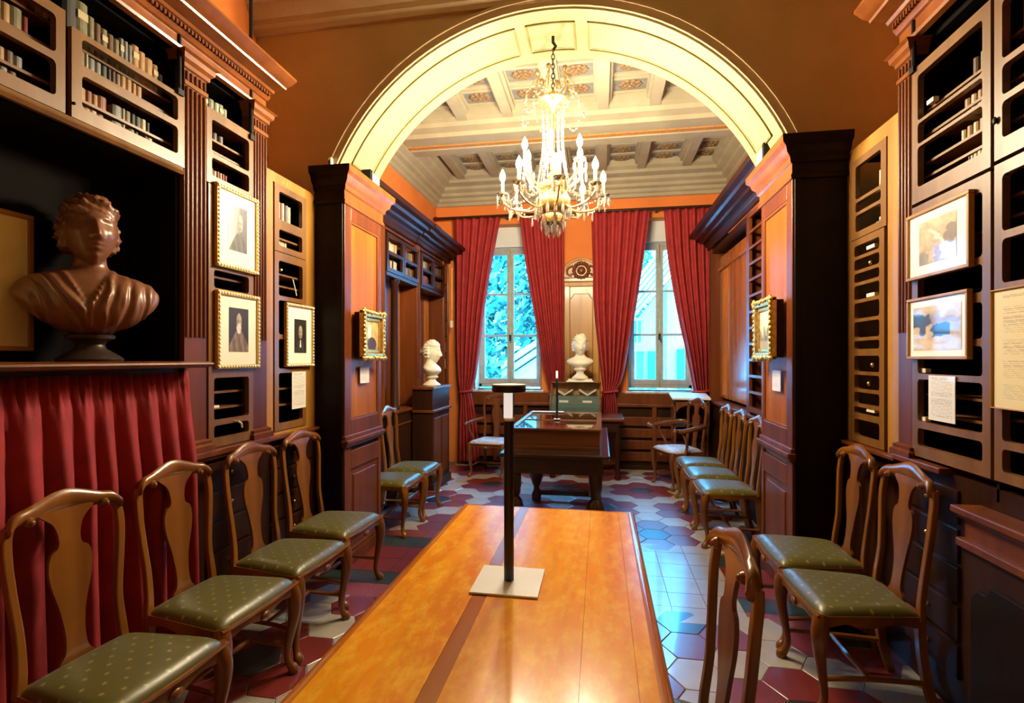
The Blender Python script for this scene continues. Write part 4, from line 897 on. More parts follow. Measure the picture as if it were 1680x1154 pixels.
def scallop(w, ztop, drop, yfun, thick, n=28):
    """shaped rail along x from -w to w"""
    b = MB(); vs = []; fs = []
    for i in range(n + 1):
        u = -1 + 2 * i / n; x = u * w; a = abs(u)
        zb = ztop - drop * (.62 + .38 * (math.cos(a * math.pi * 2.1) * .5 + .5) * (1 if a < .75 else .7) + (.25 * max(0, a - .8) / .2))
        y = yfun(u); vs += [(x, y, ztop), (x, y, zb), (x, y - thick, zb), (x, y - thick, ztop)]
    for i in range(n):
        o = 4 * i; fs += [(o + k, o + (k + 1) % 4, o + 4 + (k + 1) % 4, o + 4 + k) for k in range(4)]
    fs += [(0, 1, 2, 3), tuple(4 * n + k for k in (3, 2, 1, 0))]
    return b.add(vs, fs)
def make_chair(seat='seat', wd='chair'):
    t = thing('side_chair', 'x', 'chair')
    cushion(.252, .195, .225, -.205, .437, .048).build('seat_cushion', seat, t, smooth='full', local=True)
    fa = scallop(.25, .440, .062, lambda u: .226 + .014 * (1 - u * u), .026).build('front_apron', wd, t, local=True, smooth=35)
    MB().tube([(x, .232 + .014 * (1 - (x / .25) ** 2), .437 - 0.0 * abs(x)) for x in [-.25 + .5 * k / 14 for k in range(15)]], .008, 6).build('apron_bead', wd, fa, local=True, smooth=True)
    MB().ball((0, .245, .395), .018, 8, 6, (1.6, .6, 1)).build('carved_shell', wd, fa, local=True, smooth='full')
    for s in (-1, 1):
        b = MB(); n = 14; vs = []; fs = []
        for i in range(n + 1):
            v = i / n; y = -.205 + .42 * v; x = s * (.195 + .055 * v); zb = .44 - .05 * (.65 + .35 * math.cos(v * math.pi * 2) ** 2)
            vs += [(x, y, .44), (x, y, zb), (x - s * .024, y, zb), (x - s * .024, y, .44)]
        for i in range(n): o = 4 * i; fs += [(o + k, o + (k + 1) % 4, o + 4 + (k + 1) % 4, o + 4 + k) for k in range(4)]
        fs += [(0, 1, 2, 3), tuple(4 * n + k for k in (3, 2, 1, 0))]
        b.add(vs, fs).build('side_rail', wd, t, local=True)
        # cabriole front leg
        P = smooth_path([(s * .222, .205, .44, .033), (s * .232, .222, .37, .036), (s * .232, .224, .29, .028), (s * .222, .208, .18, .020), (s * .216, .196, .09, .016), (s * .222, .206, .045, .018), (s * .230, .222, .018, .026), (s * .230, .222, .0, .024)], 4)
        MB().tube([p[:3] for p in P], [p[3] for p in P], 10).build('front_leg', wd, t, local=True, smooth=60)
        P = smooth_path([(s * .178, -.205, .44), (s * .176, -.212, .30), (s * .178, -.235, .14), (s * .184, -.275, .0)], 5)
        MB().tube(P, .021, 4, (1.1, 1.1)).build('rear_leg', wd, t, local=True)
        # stile: S-curved
        pr = [(.42, .165, .20), (.52, .158, .190), (.62, .158, .187), (.74, .170, .199), (.86, .180, .210), (.94, .178, .208), (.982, .166, .194)]
        if s < 0: pr = [(z, -c, -a) for z, a, c in pr]
        strip(pr, back_y, .026).build('back_stile', wd, t, local=True, bevel=.005)
        MB().tube(smooth_path([(s * .205, .19, .15), (s * .19, 0, .155), (s * .178, -.24, .15)], 4), .011, 8).build('stretcher', wd, t, local=True, smooth=True)
    MB().tube([(-.19, 0, .155), (-.06, 0, .155), (0, 0, .155), (.06, 0, .155), (.19, 0, .155)], [.01, .013, .017, .013, .01], 8).build('stretcher', wd, t, local=True, smooth=True)
    MB().box(-.18, .18, -.222, -.196, .385, .445).build('rear_rail', wd, t, local=True, bevel=.004)
    strip([(.44, -.062, .062), (.465, -.058, .058), (.49, -.040, .040), (.55, -.034, .034), (.64, -.045, .045), (.74, -.070, .070), (.80, -.076, .076), (.845, -.066, .066), (.865, -.042, .042), (.90, -.038, .038), (.95, -.052, .052), (.985, -.088, .088), (1.0, -.10, .10)], lambda z: back_y(z) + .004, .013, 4).build('splat', wd, t, local=True)
    # yoke crest rail
    b = MB(); vs = []; fs = []; n = 28
    for i in range(n + 1):
        u = -1 + 2 * i / n; a = abs(u); x = u * .194
        zc = 1.016 + .013 * math.cos(u * math.pi * 1.2) - .034 * (max(0, a - .80) / .20) ** 2; th = .026 - .004 * a + .012 * (math.cos(u * math.pi) * .5 + .5)
        y = back_y(zc) - .004 + .018 * a * a; d = .016 + .004 * a
        for k in range(8):
            g = 2 * math.pi * k / 8; vs.append((x, y + d * math.cos(g), zc + th * math.sin(g)))
    for i in range(n):
        for k in range(8): fs.append((i * 8 + k, i * 8 + (k + 1) % 8, (i + 1) * 8 + (k + 1) % 8, (i + 1) * 8 + k))
    fs += [tuple(range(8)), tuple(n * 8 + k for k in range(8))[::-1]]
    cr = b.add(vs, fs).build('crest_rail', wd, t, local=True, smooth=60)
    for s in (-1, 1):
        MB().tube([(s * .130, back_y(.985) + .02 + .0, .985), (s * .130, back_y(.985) + .030, .985)], [.018, .013], 12).build('scroll_volute', wd, cr, local=True, smooth=50)
        MB().ball((s * .130, back_y(.985) + .030, .985), .010).build('scroll_eye', wd, cr, local=True, smooth='full')
    return t
proto = make_chair(); used = [False]
def chair(x, y, rot, label, group):
    c = proto if not used[0] else copy_tree(proto)
    used[0] = True; c.location = (x, y, 0); c.scale = (1, 1, 1.015); c.rotation_euler = (0, 0, R(rot)); tag(c, label, 'chair', group); return c
GL = 'row of green seated chairs on the left'; 
chair(-1.70, 1.60, -94, 'nearest green seated chair in the left row before the red curtain', GL)
chair(-1.745, 2.15, -93, 'second green seated chair from the front in the left row', GL)
chair(-1.745, 2.69, -93, 'third green seated chair in the left row below the bearded portrait', GL)
chair(-1.782, 3.26, -93, 'last green seated chair of the near left row beside the arch pilaster', GL)
GRr = 'green seated chairs along the near right wall'
chair(1.165, 2.70, 91, 'nearer of the two green seated chairs along the near right wall', GRr)
chair(1.185, 3.235, 90, 'farther of two near right chairs, beside the right arch pilaster', GRr)
chair(.122, 1.545, 92.5, 'walnut chair pushed in at the right side of the big table, seen from behind', 'chairs at the big table')
GF2 = 'green seated chairs through the arch on the left'
chair(-1.905, 4.53, -90, 'nearer green seated chair just through the arch on the left', GF2); chair(-1.905, 5.06, -90, 'farther green seated chair through the arch on the left', GF2)
GF3 = 'trio of green seated chairs through the arch on the right'
chair(1.07, 4.72, 90, 'nearest chair of the trio through the arch on the right', GF3); chair(1.07, 5.27, 90, 'middle chair of the trio through the arch on the right', GF3); chair(1.07, 5.82, 90, 'farthest chair of the trio through the arch on the right', GF3)
# armchairs
def armchair(x, y, rot, label, low):
    t = copy_tree(proto); t.location = (x, y, 0); t.rotation_euler = (0, 0, R(rot)); t.name = 'armchair'; tag(t, label, 'armchair', 'pale seated armchairs by the windows')
    for ch in list(t.children):
        if ch.name.startswith('seat_cushion'):
            ch.data = ch.data.copy(); ch.data.materials[0] = M['seat_blue']
        elif ch.data and ch.data.materials and ch.data.materials[0] == M['chair']:
            ch.data = ch.data.copy(); ch.data.materials[0] = M['chair_red']
    for s in (-1, 1):
        if low: P = [(s * .17, -.24, .74), (s * .27, -.20, .75), (s * .33, -.05, .735), (s * .33, .10, .71), (s * .30, .19, .70), (s * .33, .24, .705)]
        else: P = [(s * .18, -.24, .72), (s * .25, -.12, .71), (s * .285, .02, .69), (s * .29, .13, .685), (s * .30, .18, .68)]
        P = smooth_path(P, 6)
        a = MB().tube(P, [.02] * len(P), 8, (1.3, .8)).build('arm', 'chair_red', t, local=True, smooth=True)
        MB().ball(P[-1], .03, 8, 6).build('arm_knob', 'chair_red', a, local=True, smooth='full')
        Q = smooth_path([(s * .245, .06, .42), (s * .25, .04, .50), (s * .29, .07, .58), (s * .285, .12, .69)], 6)
        MB().tube(Q, .017, 8).build('arm_support', 'chair_red', t, local=True, smooth=True)
    return t
armchair(-1.45, 6.85, 172, 'red mahogany armchair with a pale seat below the left window', False)
armchair(.95, 6.62, 112, 'round backed mahogany armchair with a pale seat at the right window', True)

# ================================================================== BIG TABLE
tb = thing('library_table', 'long polished orange cherry table in the foreground', 'table', (-.28, 1.2, 0))
TX0, TX1, TY0, TY1, TZ = -.735, .172, -.35, 2.735, .78
xs = [TX0 + .035, -.42, -.372, -.05, .09, TX1 - .035]
for k, (a, c) in enumerate(zip(xs[:-1], xs[1:])):
    MB().box(a + .0004, c - .0004, TY0 + .03, TY1 - .03, .745, TZ - (.0004 if k % 2 else 0)).build('plank', 'table_strip' if k == 1 else 'table', tb)
ed = [(0, .735), (.018, .735), (.03, .745), (.035, .757), (.033, .768), (.026, .778), (.012, .781), (0, .780)]
MB().mold(ed, [(TX0 + .035, TY1 - .03), (TX0 + .035, TY0 + .03), (TX1 - .035, TY0 + .03), (TX1 - .035, TY1 - .03)], closed=True).build('moulded_edge', 'table_edge', tb, smooth=50)
MB().box(TX0 + .07, TX1 - .07, TY0 + .08, TY1 - .08, .62, .745).build('apron', 'table_edge', tb)
for x in (TX0 + .10, TX1 - .10):
    for y in (TY0 + .11, TY1 - .11):
        MB().lathe([(.035, 0), (.045, .02), (.03, .06), (.026, .1), (.045, .2), (.05, .34), (.035, .44), (.05, .46), (.05, .5), (.045, .62)], 16, (x, y)).build('leg', 'table_edge', tb, smooth=True)
# LED lamp on the table
def led_lamp(x, y, z, h, base, wd, label, big):
    t = thing('led_lamp', label, 'lamp', (x, y, z))
    if big:
        bp_ = MB().box(x - base, x + base, y - base, y + base, z + .001, z + .008).build('base_plate', 'lamp_white', t, bevel=.002)
        bp_.rotation_euler = (0, 0, 0)
    else: MB().box(x - base, x + base, y - base, y + base, z + .001, z + .008).build('base_plate', 'lamp_white', t, bevel=.002)
    MB().tube([(x, y, z + .008), (x, y, z + h)], wd, 16, (1, 1)).build('pole', 'lamp_black', t, smooth=60)
    zc = z + h * (.865 if big else .86)
    MB().box(x - wd * .86, x + wd * .86, y - wd - .004, y - wd + .008, zc, z + h - .004).build('light_strip', 'led', t)
    MB().lathe([(wd * 1.03, zc - .012), (wd * 1.10, zc - .008), (wd * 1.10, zc - .002), (wd * 1.0, zc)], 16, (x, y)).build('collar', 'lamp_white', t, smooth=60)
    if big:
        hd = MB().lathe([(.030, z + h - .002), (.058, z + h), (.060, z + h + .006), (.060, z + h + .022)], 28, (x, y)).build('lamp_head', 'lamp_black', t, smooth=50)
        MB().lathe([(.059, z + h + .022), (.058, z + h + .026)], 28, (x, y)).build('head_cap', 'lamp_white', hd, smooth=50)
    return t
led_lamp(-.318, 1.80, .78, .672, .116, .0175, 'tall black LED lamp with white square base on the big table', True)

# ================================================================== VITRINE TABLE
vt = thing('vitrine_table', 'old black turned leg table under the glass showcase', 'table', (-.36, 4.95, 0))
MB().box(-.815, .075, 4.12, 5.86, .765, .80).build('tabletop', 'ebon_table', vt, bevel=.01); MB().box(-.76, .02, 4.18, 5.80, .63, .765).build('apron', 'ebon_table', vt, bevel=.004)
for x in (-.70, -.04):
    for y in (4.24, 5.72):
        MB().lathe([(.05, 0), (.055, .06), (.035, .10), (.03, .14), (.055, .20), (.075, .27), (.08, .33), (.06, .40), (.035, .43), (.05, .46), (.05, .5), (.055, .52), (.055, .63)], 18, (x, y)).build('leg', 'ebon_table', vt, smooth=True)
for y in (4.24, 5.72): MB().box(-.70, -.04, y - .03, y + .03, .06, .12).build('stretcher', 'ebon_table', vt, bevel=.006)
vc = thing('glass_showcase', 'flat mahogany showcase with a glass lid on the black table', 'display case', (-.40, 5.05, .80))
VX0, VX1, VY0, VY1 = -.755, -.005, 4.38, 5.78
b = MB(); b.box(VX0, VX1, VY0, VY0 + .03, .80, .955); b.box(VX0, VX1, VY1 - .03, VY1, .80, .955); b.box(VX0, VX0 + .03, VY0 + .03, VY1 - .03, .80, .955); b.box(VX1 - .03, VX1, VY0 + .03, VY1 - .03, .80, .955)
b.build('case_sides', 'case_wood', vc, bevel=.004); MB().box(VX0 + .03, VX1 - .03, VY0 + .03, VY1 - .03, .80, .83).build('lining', 'linen_red', vc)
b = MB(); b.box(VX0 - .015, VX1 + .015, VY0 - .015, VY0 + .035, .955, .975); b.box(VX0 - .015, VX1 + .015, VY1 - .035, VY1 + .015, .955, .975); b.box(VX0 - .015, VX0 + .03, VY0 + .035, VY1 - .035, .955, .975); b.box(VX1 - .03, VX1 + .015, VY0 + .035, VY1 - .035, .955, .975); b.box(VX0 + .03, VX1 - .03, 5.02, 5.06, .955, .975)
b.build('lid_frame', 'case_wood', vc, bevel=.004)
for y0, y1 in ((VY0 + .035, 5.02), (5.06, VY1 - .035)): MB().box(VX0 + .03, VX1 - .03, y0, y1, .963, .968).build('lid_glass', 'case_glass', vc)
MB().box(VX0 - .005, VX1 + .005, VY0 - .008, VY0, .80, .825).build('base_moulding', 'case_wood', vc, bevel=.003)
for i, (x0, x1, y0, y1, m, l) in enumerate(((-.70, -.38, 4.45, 4.72, 'paper', 'white manuscript sheet in the near half of the glass showcase'), (-.33, -.10, 4.5, 4.8, 'paper_yellow', 'yellowed manuscript sheet in the near half of the glass showcase'), (-.68, -.40, 5.15, 5.45, 'paper', 'white manuscript sheet in the far half of the glass showcase'), (-.34, -.08, 5.15, 5.4, 'paper_yellow', 'yellowed manuscript sheet in the far half of the glass showcase'))):
    tag(MB().box(x0, x1, y0, y1, .8302, .834).build('manuscript', m), l, 'manuscript')
tag(MB().box(-.75, -.40, 5.68, 5.98 - .20, .976, .98).build('paper_sheet', 'paper_blue'), 'bluish paper sheet lying on the far end of the showcase lid', 'paper')
tag(MB().box(-.80, -.765, 4.35, 4.75, .801, .805).build('paper_sheet', 'paper_blue'), 'white paper strip on the black table left of the showcase', 'paper')
led_lamp(-.415, 5.03, .976, .475, .03, .011, 'slim black LED lamp standing on the glass showcase', False)
# lectern by the right window
lt = thing('lectern', 'small wooden lectern with a pale sloping top by the right window', 'lectern', (1.22, 7.15, 0))
MB().prism([(6.98, 1.055), (7.32, 1.10), (7.32, 1.075), (6.98, 1.03)], 'x', .92, 1.40).build('sloping_top', 'lamp_white', lt, bevel=.003)
for x in (.94, 1.36): MB().prism([(7.0, .70), (7.30, .70), (7.30, 1.075), (7.0, 1.03)], 'x', x, x + .025).build('side_board', 'chair_red', lt)
MB().box(.94, 1.385, 7.0, 7.30, .68, .70).build('shelf', 'chair_red', lt)
MB().prism([(.94, 1.0)] + [(1.16 + .18 * math.cos(t), .86 + .10 * math.sin(t)) for t in [math.pi - math.pi * k / 10 for k in range(11)]] + [(1.385, 1.0)], 'y', 7.0, 7.015).build('arched_front', 'chair_red', lt)
for x in (.96, 1.365):
    for y in (7.03, 7.27): MB().tube([(x, y, .69), (x, y, 0)], [.02, .015], 8).build('leg', 'chair_red', lt)

# ================================================================== CHANDELIER
CX, CY = -.356, 3.95
ch = thing('chandelier', 'crystal chandelier with candle bulbs hanging from the arch crown', 'chandelier', (CX, CY, 2.5))
def pol(r, a, z): return (CX + r * math.cos(a), CY + r * math.sin(a), z)
MB().tube([(CX, CY, 4.035), (CX, CY, 3.98), (CX + .02, CY, 3.95), (CX, CY, 3.92)], .012, 8).build('ceiling_hook', 'iron', ch)
z = 3.93; k = 0
while z > 3.60:
    pts = [(CX + (.012 * math.cos(a) if k % 2 else 0), CY + (0 if k % 2 else .012 * math.cos(a)), z - .022 + .024 * math.sin(a)) for a in [2 * math.pi * j / 10 for j in range(11)]]
    MB().tube(pts, .0042, 5).build('chain_link', 'bronze_dark', ch); z -= .037; k += 1
MB().lathe([(.01, 3.62), (.02, 3.60), (.012, 3.57), (.05, 3.555), (.11, 3.545), (.115, 3.53), (.09, 3.515), (.05, 3.50), (.03, 3.46), (.014, 3.44)], 20, (CX, CY)).build('crown', 'brass', ch, smooth=50)
MB().lathe([(.012, 3.46), (.012, 3.0), (.03, 2.98), (.05, 2.95), (.02, 2.92), (.03, 2.9)], 12, (CX, CY)).build('stem', 'brass', ch, smooth=50)
MB().lathe([(.03, 2.58), (.075, 2.60), (.085, 2.64), (.07, 2.67), (.11, 2.70), (.13, 2.74), (.13, 2.78), (.115, 2.80), (.10, 2.84), (.115, 2.86), (.10, 2.90), (.04, 2.92)], 24, (CX, CY)).build('body', 'brass', ch, smooth=50)
def strand(pts, r, name='bead_strand', par=None):
    b = MB()
    for i, p in enumerate(pts): b.ball(p, r * (1.0 if i % 2 else .8), 6, 4, (1, 1, 1.15))
    o = b.build(name, 'crystal', par or ch, smooth=False); tag(o, kind='stuff'); return o
for j in range(12):
    a = 2 * math.pi * j / 12
    strand([pol(.095 - .035 * math.sin(math.pi * t) * .9 + .03 * t, a, 3.525 - .64 * t) for t in [i / 40 for i in range(41)]], .0068)
def prism_drop(p, L, w=.010, name='crystal_drop', par=None):
    x, y, z = p; b = MB()
    b.ball((x, y, z - .006), .007, 6, 4); b.lathe([(.002, z - L), (w, z - L * .72), (w * .8, z - L * .3), (.002, z - .012)], 6, (x, y))
    return b.build(name, 'crystal', par or ch)
# crown scrolls with hanging garlands
for j in range(6):
    a = 2 * math.pi * j / 6 + .35
    P = smooth_path([pol(.08, a, 3.54), pol(.13, a, 3.58), pol(.125, a, 3.66), pol(.105, a, 3.72), pol(.12, a, 3.745), pol(.14, a, 3.73), pol(.13, a, 3.715)], 5)
    s_ = MB().tube(P, .006, 6).build('crown_scroll', 'gold', ch, smooth=True)
    MB().ball(pol(.125, a, 3.735), .022, 8, 6).build('crown_bud', 'crystal', s_, smooth='full')
    a2 = a + 2 * math.pi / 6
    for r0, dz in ((.125, .16), (.21, .20)):
        strand([pol(r0 + .03 * math.sin(math.pi * t), a + (a2 - a) * t, (3.70 if r0 < .2 else 3.58) - dz * (1 - (2 * t - 1) ** 2)) for t in [i / 12 for i in range(13)]], .009, 'garland')
    strand([pol(.125 + .085 * t, a, 3.72 - .14 * t ** .7) for t in [i / 8 for i in range(9)]], .008, 'garland')
    prism_drop(pol(.21, a, 3.57), .06)
# arms
ARM = [(2 * math.pi * j / 8 + .20, .385, 2.815) for j in range(8)] + [(2 * math.pi * j / 6 + .55, .235, 3.03) for j in range(6)]
bulb_m = MB().lathe([(.004, 0), (.016, .010), (.022, .035), (.017, .060), (.001, .092)], 8)
for n, (a, r, zd) in enumerate(ARM):
    up = n >= 8
    P = smooth_path([pol(.08, a, 2.86 if up else 2.75), pol(r * .45, a, (2.86 if up else 2.69)), pol(r * .8, a, zd - (.10 if up else .11)), pol(r, a, zd - .05), pol(r, a, zd)], 6)
    ar = MB().tube(P, .0075, 7).build('arm', 'brass', ch, smooth=True)
    MB().lathe([(.008, zd - .02), (.03, zd - .012), (.046, zd), (.048, zd + .006), (.012, zd + .008)], 16, pol(r, a, 0)[:2]).build('drip_pan', 'crystal', ar, smooth=40)
    MB().lathe([(.012, zd + .006), (.012, zd + .095), (.008, zd + .10)], 12, pol(r, a, 0)[:2]).build('candle_sleeve', 'candle', ar, smooth=40)
    bo = bulb_m.build('bulb', 'bulb', ar, smooth='full', local=True); bo.location = Vector(pol(r, a, zd + .098)) - ORG[ch.name]
    for q in range(5):
        aa = 2 * math.pi * q / 5; px, py, _ = pol(r, a, 0)
        prism_drop((px + .044 * math.cos(aa), py + .044 * math.sin(aa), zd), .115 if q % 2 else .09, .011, 'crystal_drop', ar)
    strand([tuple(Vector(pol(.10, a, 2.90)).lerp(Vector(pol(r, a, zd)), t) - Vector((0, 0, .10 * math.sin(math.pi * t)))) for t in [i / 14 for i in range(15)]], .0085, 'garland', ar)
for j in range(14):
    a = 2 * math.pi * j / 14; prism_drop(pol(.132, a, 2.74), .11, .013); 
    if j % 2: prism_drop(pol(.088, a, 2.64), .10, .012)
for j in range(8):
    a = 2 * math.pi * j / 8; prism_drop(pol(.05, a, 2.60), .105, .013)
prism_drop((CX, CY, 2.60), .10, .013)
for j in range(8):
    a = 2 * math.pi * (j + .5) / 8 + .20
    strand([pol(.385 - .03 * math.sin(math.pi * t), a - math.pi / 8 + t * math.pi / 4, 2.80 - .075 * math.sin(math.pi * t)) for t in [i / 12 for i in range(13)]], .008, 'garland'); prism_drop(pol(.355, a, 2.72), .07, .009)
# ================================================================== BUSTS
from mathutils import noise as _n
def gs(x, s): return math.exp(-(x / s) ** 2)
def bust(loc, rot, sc, label, mat, smat, drape_=False, head_rot=0.0, tilt=0.0, vox=.006, seed=0, socle_h=.12, hair=1.0):
    t = thing('bust', label, 'bust', loc, R(rot))
    V = []; F = []
    # head
    NU, NV = 110, 84; base = 0
    hm = Matrix.Translation((0, -.004, -.012)) @ Matrix.Rotation(R(head_rot), 4, 'Z') @ Matrix.Rotation(R(tilt), 4, 'X') @ Matrix.Scale(1.10, 4)
    for j in range(NV + 1):
        th = math.pi * j / NV
        for i in range(NU):
            ph = 2 * math.pi * i / NU
            dx, dy, dz = math.sin(th) * math.sin(ph), -math.sin(th) * math.cos(ph), math.cos(th)
            x, y, z = dx * .076, dy * .096, dz * .120
            if dz < 0: x *= 1 - .34 * (-dz) ** 1.6; y *= (1 - .30 * (-dz) ** 2) if dy > 0 else (1 - .06 * (-dz) ** 3)
            fr = max(0, -dy); f2 = min(1, fr * 1.8)
            hl = .052 + .012 * math.cos(x * 60) - .10 * max(0, abs(x) - .045)       # hairline
            is_h = z > hl or (dy > .12 and z > -.055) or (abs(x) > .066 and z > .0 and dy > -.25)
            if is_h:
                q = Vector((dx * 6.5 + seed, dy * 6.5, dz * 7.5)); nn = _n.noise(q) * .5 + _n.noise(q * 2.1) * .35
                g = hair * (.014 + .014 * nn + (.010 * math.sin(dz * 26 + dx * 9) * .5))
                g *= min(1, max(0.25, (z - hl) * 40)) if dy < .12 else 1
                x += dx * g; y += dy * g; z += dz * g
            else:
                d = 0
                if z < .030 and z > -.052: d += .027 * gs(x, .0115 + .006 * max(0, (.0 - z) / .04)) * min(1, max(0, (.030 - z) / .058)) * min(1, max(0, (z + .050) / .012))
                for s in (-1, 1):
                    d -= .0125 * gs(x - s * .031, .0165) * gs(z - .014, .0135); d += .0065 * gs(x - s * .031, .0125) * gs(z - .011, .0075)
                    d += .0050 * gs(x - s * .030, .022) * gs(z - .034, .008); d += .005 * gs(x - s * .045, .018) * gs(z + .022, .02)
                    d += .004 * gs(x - s * .011, .006) * gs(z + .040, .006)
                d += .0075 * gs(x, .019) * gs(z + .058, .0055) + .0075 * gs(x, .016) * gs(z + .072, .0060) - .0035 * gs(x, .022) * gs(z + .065, .0022) - .004 * gs(x, .02) * gs(z + .083, .005)
                d += .011 * gs(x, .022) * gs(z + .102, .016)
                y -= d * f2
            V.append(hm @ Vector((x, y, z)))
    for j in range(NV):
        for i in range(NU): F.append((j * NU + i, j * NU + (i + 1) % NU, (j + 1) * NU + (i + 1) % NU, (j + 1) * NU + i))
    def addmb(b, m=None):
        o = len(V); V.extend([(m @ v) if m else v for v in b.v]); F.extend([[o + k for k in f] for f in b.f])
    e = MB()
    for s in (-1, 1): e.ball((s * .079, .012, -.004), .022, 8, 6, (.5, .8, 1.35))
    if drape_ or hair > 1: e.ball((0, .10, .01), .04, 10, 8)
    addmb(e, hm)
    # neck and torso loft
    rings = [(-.05, .042, .046, .012), (-.09, .050, .052, .014), (-.125, .053, .055, .016), (-.148, .064, .060, .018), (-.165, .100, .068, .018), (-.180, .145, .078, .016), (-.197, .185, .090, .012), (-.222, .211, .102, .006), (-.255, .216, .112, -.002), (-.295, .203, .116, -.008), (-.335, .170, .110, -.010), (-.372, .120, .092, -.006), (-.400, .065, .06, .0), (-.412, .04, .04, .0)]
    if not drape_: rings = [(-.05, .050, .052, .012), (-.09, .056, .058, .014), (-.125, .060, .060, .014), (-.15, .085, .068, .012), (-.168, .128, .078, .008), (-.185, .158, .086, .004), (-.21, .168, .092, -.004), (-.24, .150, .092, -.006), (-.268, .110, .080, 0), (-.288, .065, .058, 0), (-.298, .04, .04, 0)]
    bot = -rings[-1][0]
    P = smooth_path(rings, 6); N = 150; b = MB(); vs = []; fs = []
    for z, a, d, oy in P:
        for k in range(N):
            p = 2 * math.pi * k / N; x = a * math.sin(p); y = oy - d * math.cos(p); fr = math.cos(p)
            if drape_ and z < -.150:
                xv = x + .012; half = max(0, .068 * (1 - (-.150 - z) / .155)) if fr > 0 else max(0, .05 * (1 - (-.150 - z) / .05))
                edge = abs(xv) - half
                if edge > 0:
                    sl = .55 if xv < 0 else -.18          # folds run down towards the middle on one side, upright on the other
                    q = x + sl * (z + .25); w = q * 150 + 2.2 * _n.noise(Vector((q * 22, z * 9, 1.0))) * 2
                    f = (.0075 * math.sin(w) + .004 * _n.noise(Vector((q * 70, z * 14, 4)))) * min(1, edge / .012) * (1 if fr > -.2 else .4)
                    h = .011 * min(1, edge / .005)
                    x += math.sin(p) * (f + h) * .6; y -= math.cos(p) * (f + h)
            if not drape_: y -= .006 * gs(z + .19, .012) * gs(abs(x) - .05, .035) * max(0, fr) + .008 * gs(z + .23, .03) * gs(abs(x) - .07, .05) * max(0, fr)
            vs.append((x, y, z))
    m = len(P)
    for i in range(m - 1):
        for k in range(N): fs.append((i * N + k, i * N + (k + 1) % N, (i + 1) * N + (k + 1) % N, (i + 1) * N + k))
    fs += [list(range(N)), [(m - 1) * N + k for k in range(N)][::-1]]
    b.add(vs, fs); addmb(b)
    zo = bot * sc + socle_h - .02
    me = MB(); me.v = [Vector((v.x * sc, v.y * sc, v.z * sc + zo)) for v in V]; me.f = F
    o = me.build('figure', mat, t, local=True, smooth='full')
    md = o.modifiers.new('fuse', 'REMESH'); md.mode = 'VOXEL'; md.voxel_size = vox; md.use_smooth_shade = True
    h = socle_h; k = sc
    MB().lathe([(.105 * k, 0), (.108 * k, h * .08), (.098 * k, h * .16), (.080 * k, h * .26), (.052 * k, h * .42), (.046 * k, h * .55), (.056 * k, h * .68), (.078 * k, h * .76), (.080 * k, h * .86), (.062 * k, h * .92), (.055 * k, h * 1.0)], 28, (0, 0)).build('socle', smat, t, local=True, smooth=50)
    return t
# local front is -Y
bust((-2.235, 1.955, 1.555), 52, 1.13, 'brown draped bust of a young woman in the niche above the red curtain', 'terracotta', 'bronze_dark', True, head_rot=8, tilt=-8, vox=.0055, seed=3, socle_h=.135, hair=1.35)
bust((-.27, 7.06, 1.29), 4, 1.06, 'white marble bust between the windows above the showcase', 'marble', 'marble', False, head_rot=6, vox=.0065, seed=9, socle_h=.16, hair=1.5)
bp2 = thing('bust_plinth', 'square white marble slab carrying the bust between the windows', 'plinth', (-.27, 7.06, 1.25))
MB().box(-.45, -.09, 6.96, 7.17, 1.25, 1.265).build('slab', 'marble', bp2, bevel=.003); MB().box(-.43, -.11, 6.98, 7.15, 1.265, 1.29).build('upper_slab', 'marble', bp2, bevel=.004)
bust((-2.05, 6.13, 1.235), 88, 1.03, 'white marble bust in profile on the pedestal by the far left bookcase', 'marble', 'marble', False, head_rot=0, vox=.0065, seed=21, socle_h=.13, hair=1.2)

# ================================================================== PICTURES
def lerp3(a, b, t): return tuple(x + (y - x) * max(0, min(1, t)) for x, y in zip(a, b))
def picture(T, w0, w1, z0, z1, fw, style, pr, func, label, flip=False, mat='mat', depth=.024, nu=44, nv=56, o0=.021, group=None):
    """pr: print rectangle as fractions (u0,u1,v0,v1), v up; flip: u runs towards -w"""
    c = T((w0 + w1) / 2, o0, z0); t = thing('framed_picture', label, 'picture', c, 0, group)
    fr = MB(T)
    for a, b_, d, e in ((w0, w1, z0, z0 + fw), (w0, w1, z1 - fw, z1), (w0, w0 + fw, z0 + fw, z1 - fw), (w1 - fw, w1, z0 + fw, z1 - fw)): fr.box(a, b_, o0, o0 + depth, d, e)
    f = fr.build('frame', 'gold_line' if style != 'oak' else 'honey', t, bevel=.003)
    if style == 'dots':
        b = MB(T); s = .023; r = .0082
        for zz in (z0 + fw * .5, z1 - fw * .5):
            w = w0 + .01
            while w < w1 - .005: b.ball((w, o0 + depth, zz), r, 6, 4, (1.2, .9, 1)); w += s
        for ww in (w0 + fw * .5, w1 - fw * .5):
            z = z0 + .01
            while z < z1 - .005: b.ball((ww, o0 + depth, z), r, 6, 4, (1, .9, 1.2)); z += s
        b.build('bead_moulding', 'mat', f, smooth='full')
    m = MB(T).box(w0 + fw * .9, w1 - fw * .9, o0 + .004, o0 + depth * .55, z0 + fw * .9, z1 - fw * .9).build('mat_board', mat, t)
    if pr:
        u0, u1, v0, v1 = pr
        def P(u, v):
            uu = u0 + (u1 - u0) * u
            if flip: uu = 1 - uu
            return T(w0 + (w1 - w0) * uu, o0 + depth * .55 + .0012, z0 + (z1 - z0) * (v0 + (v1 - v0) * v))
        painted('print', P, nu, nv, func, m)
    return t
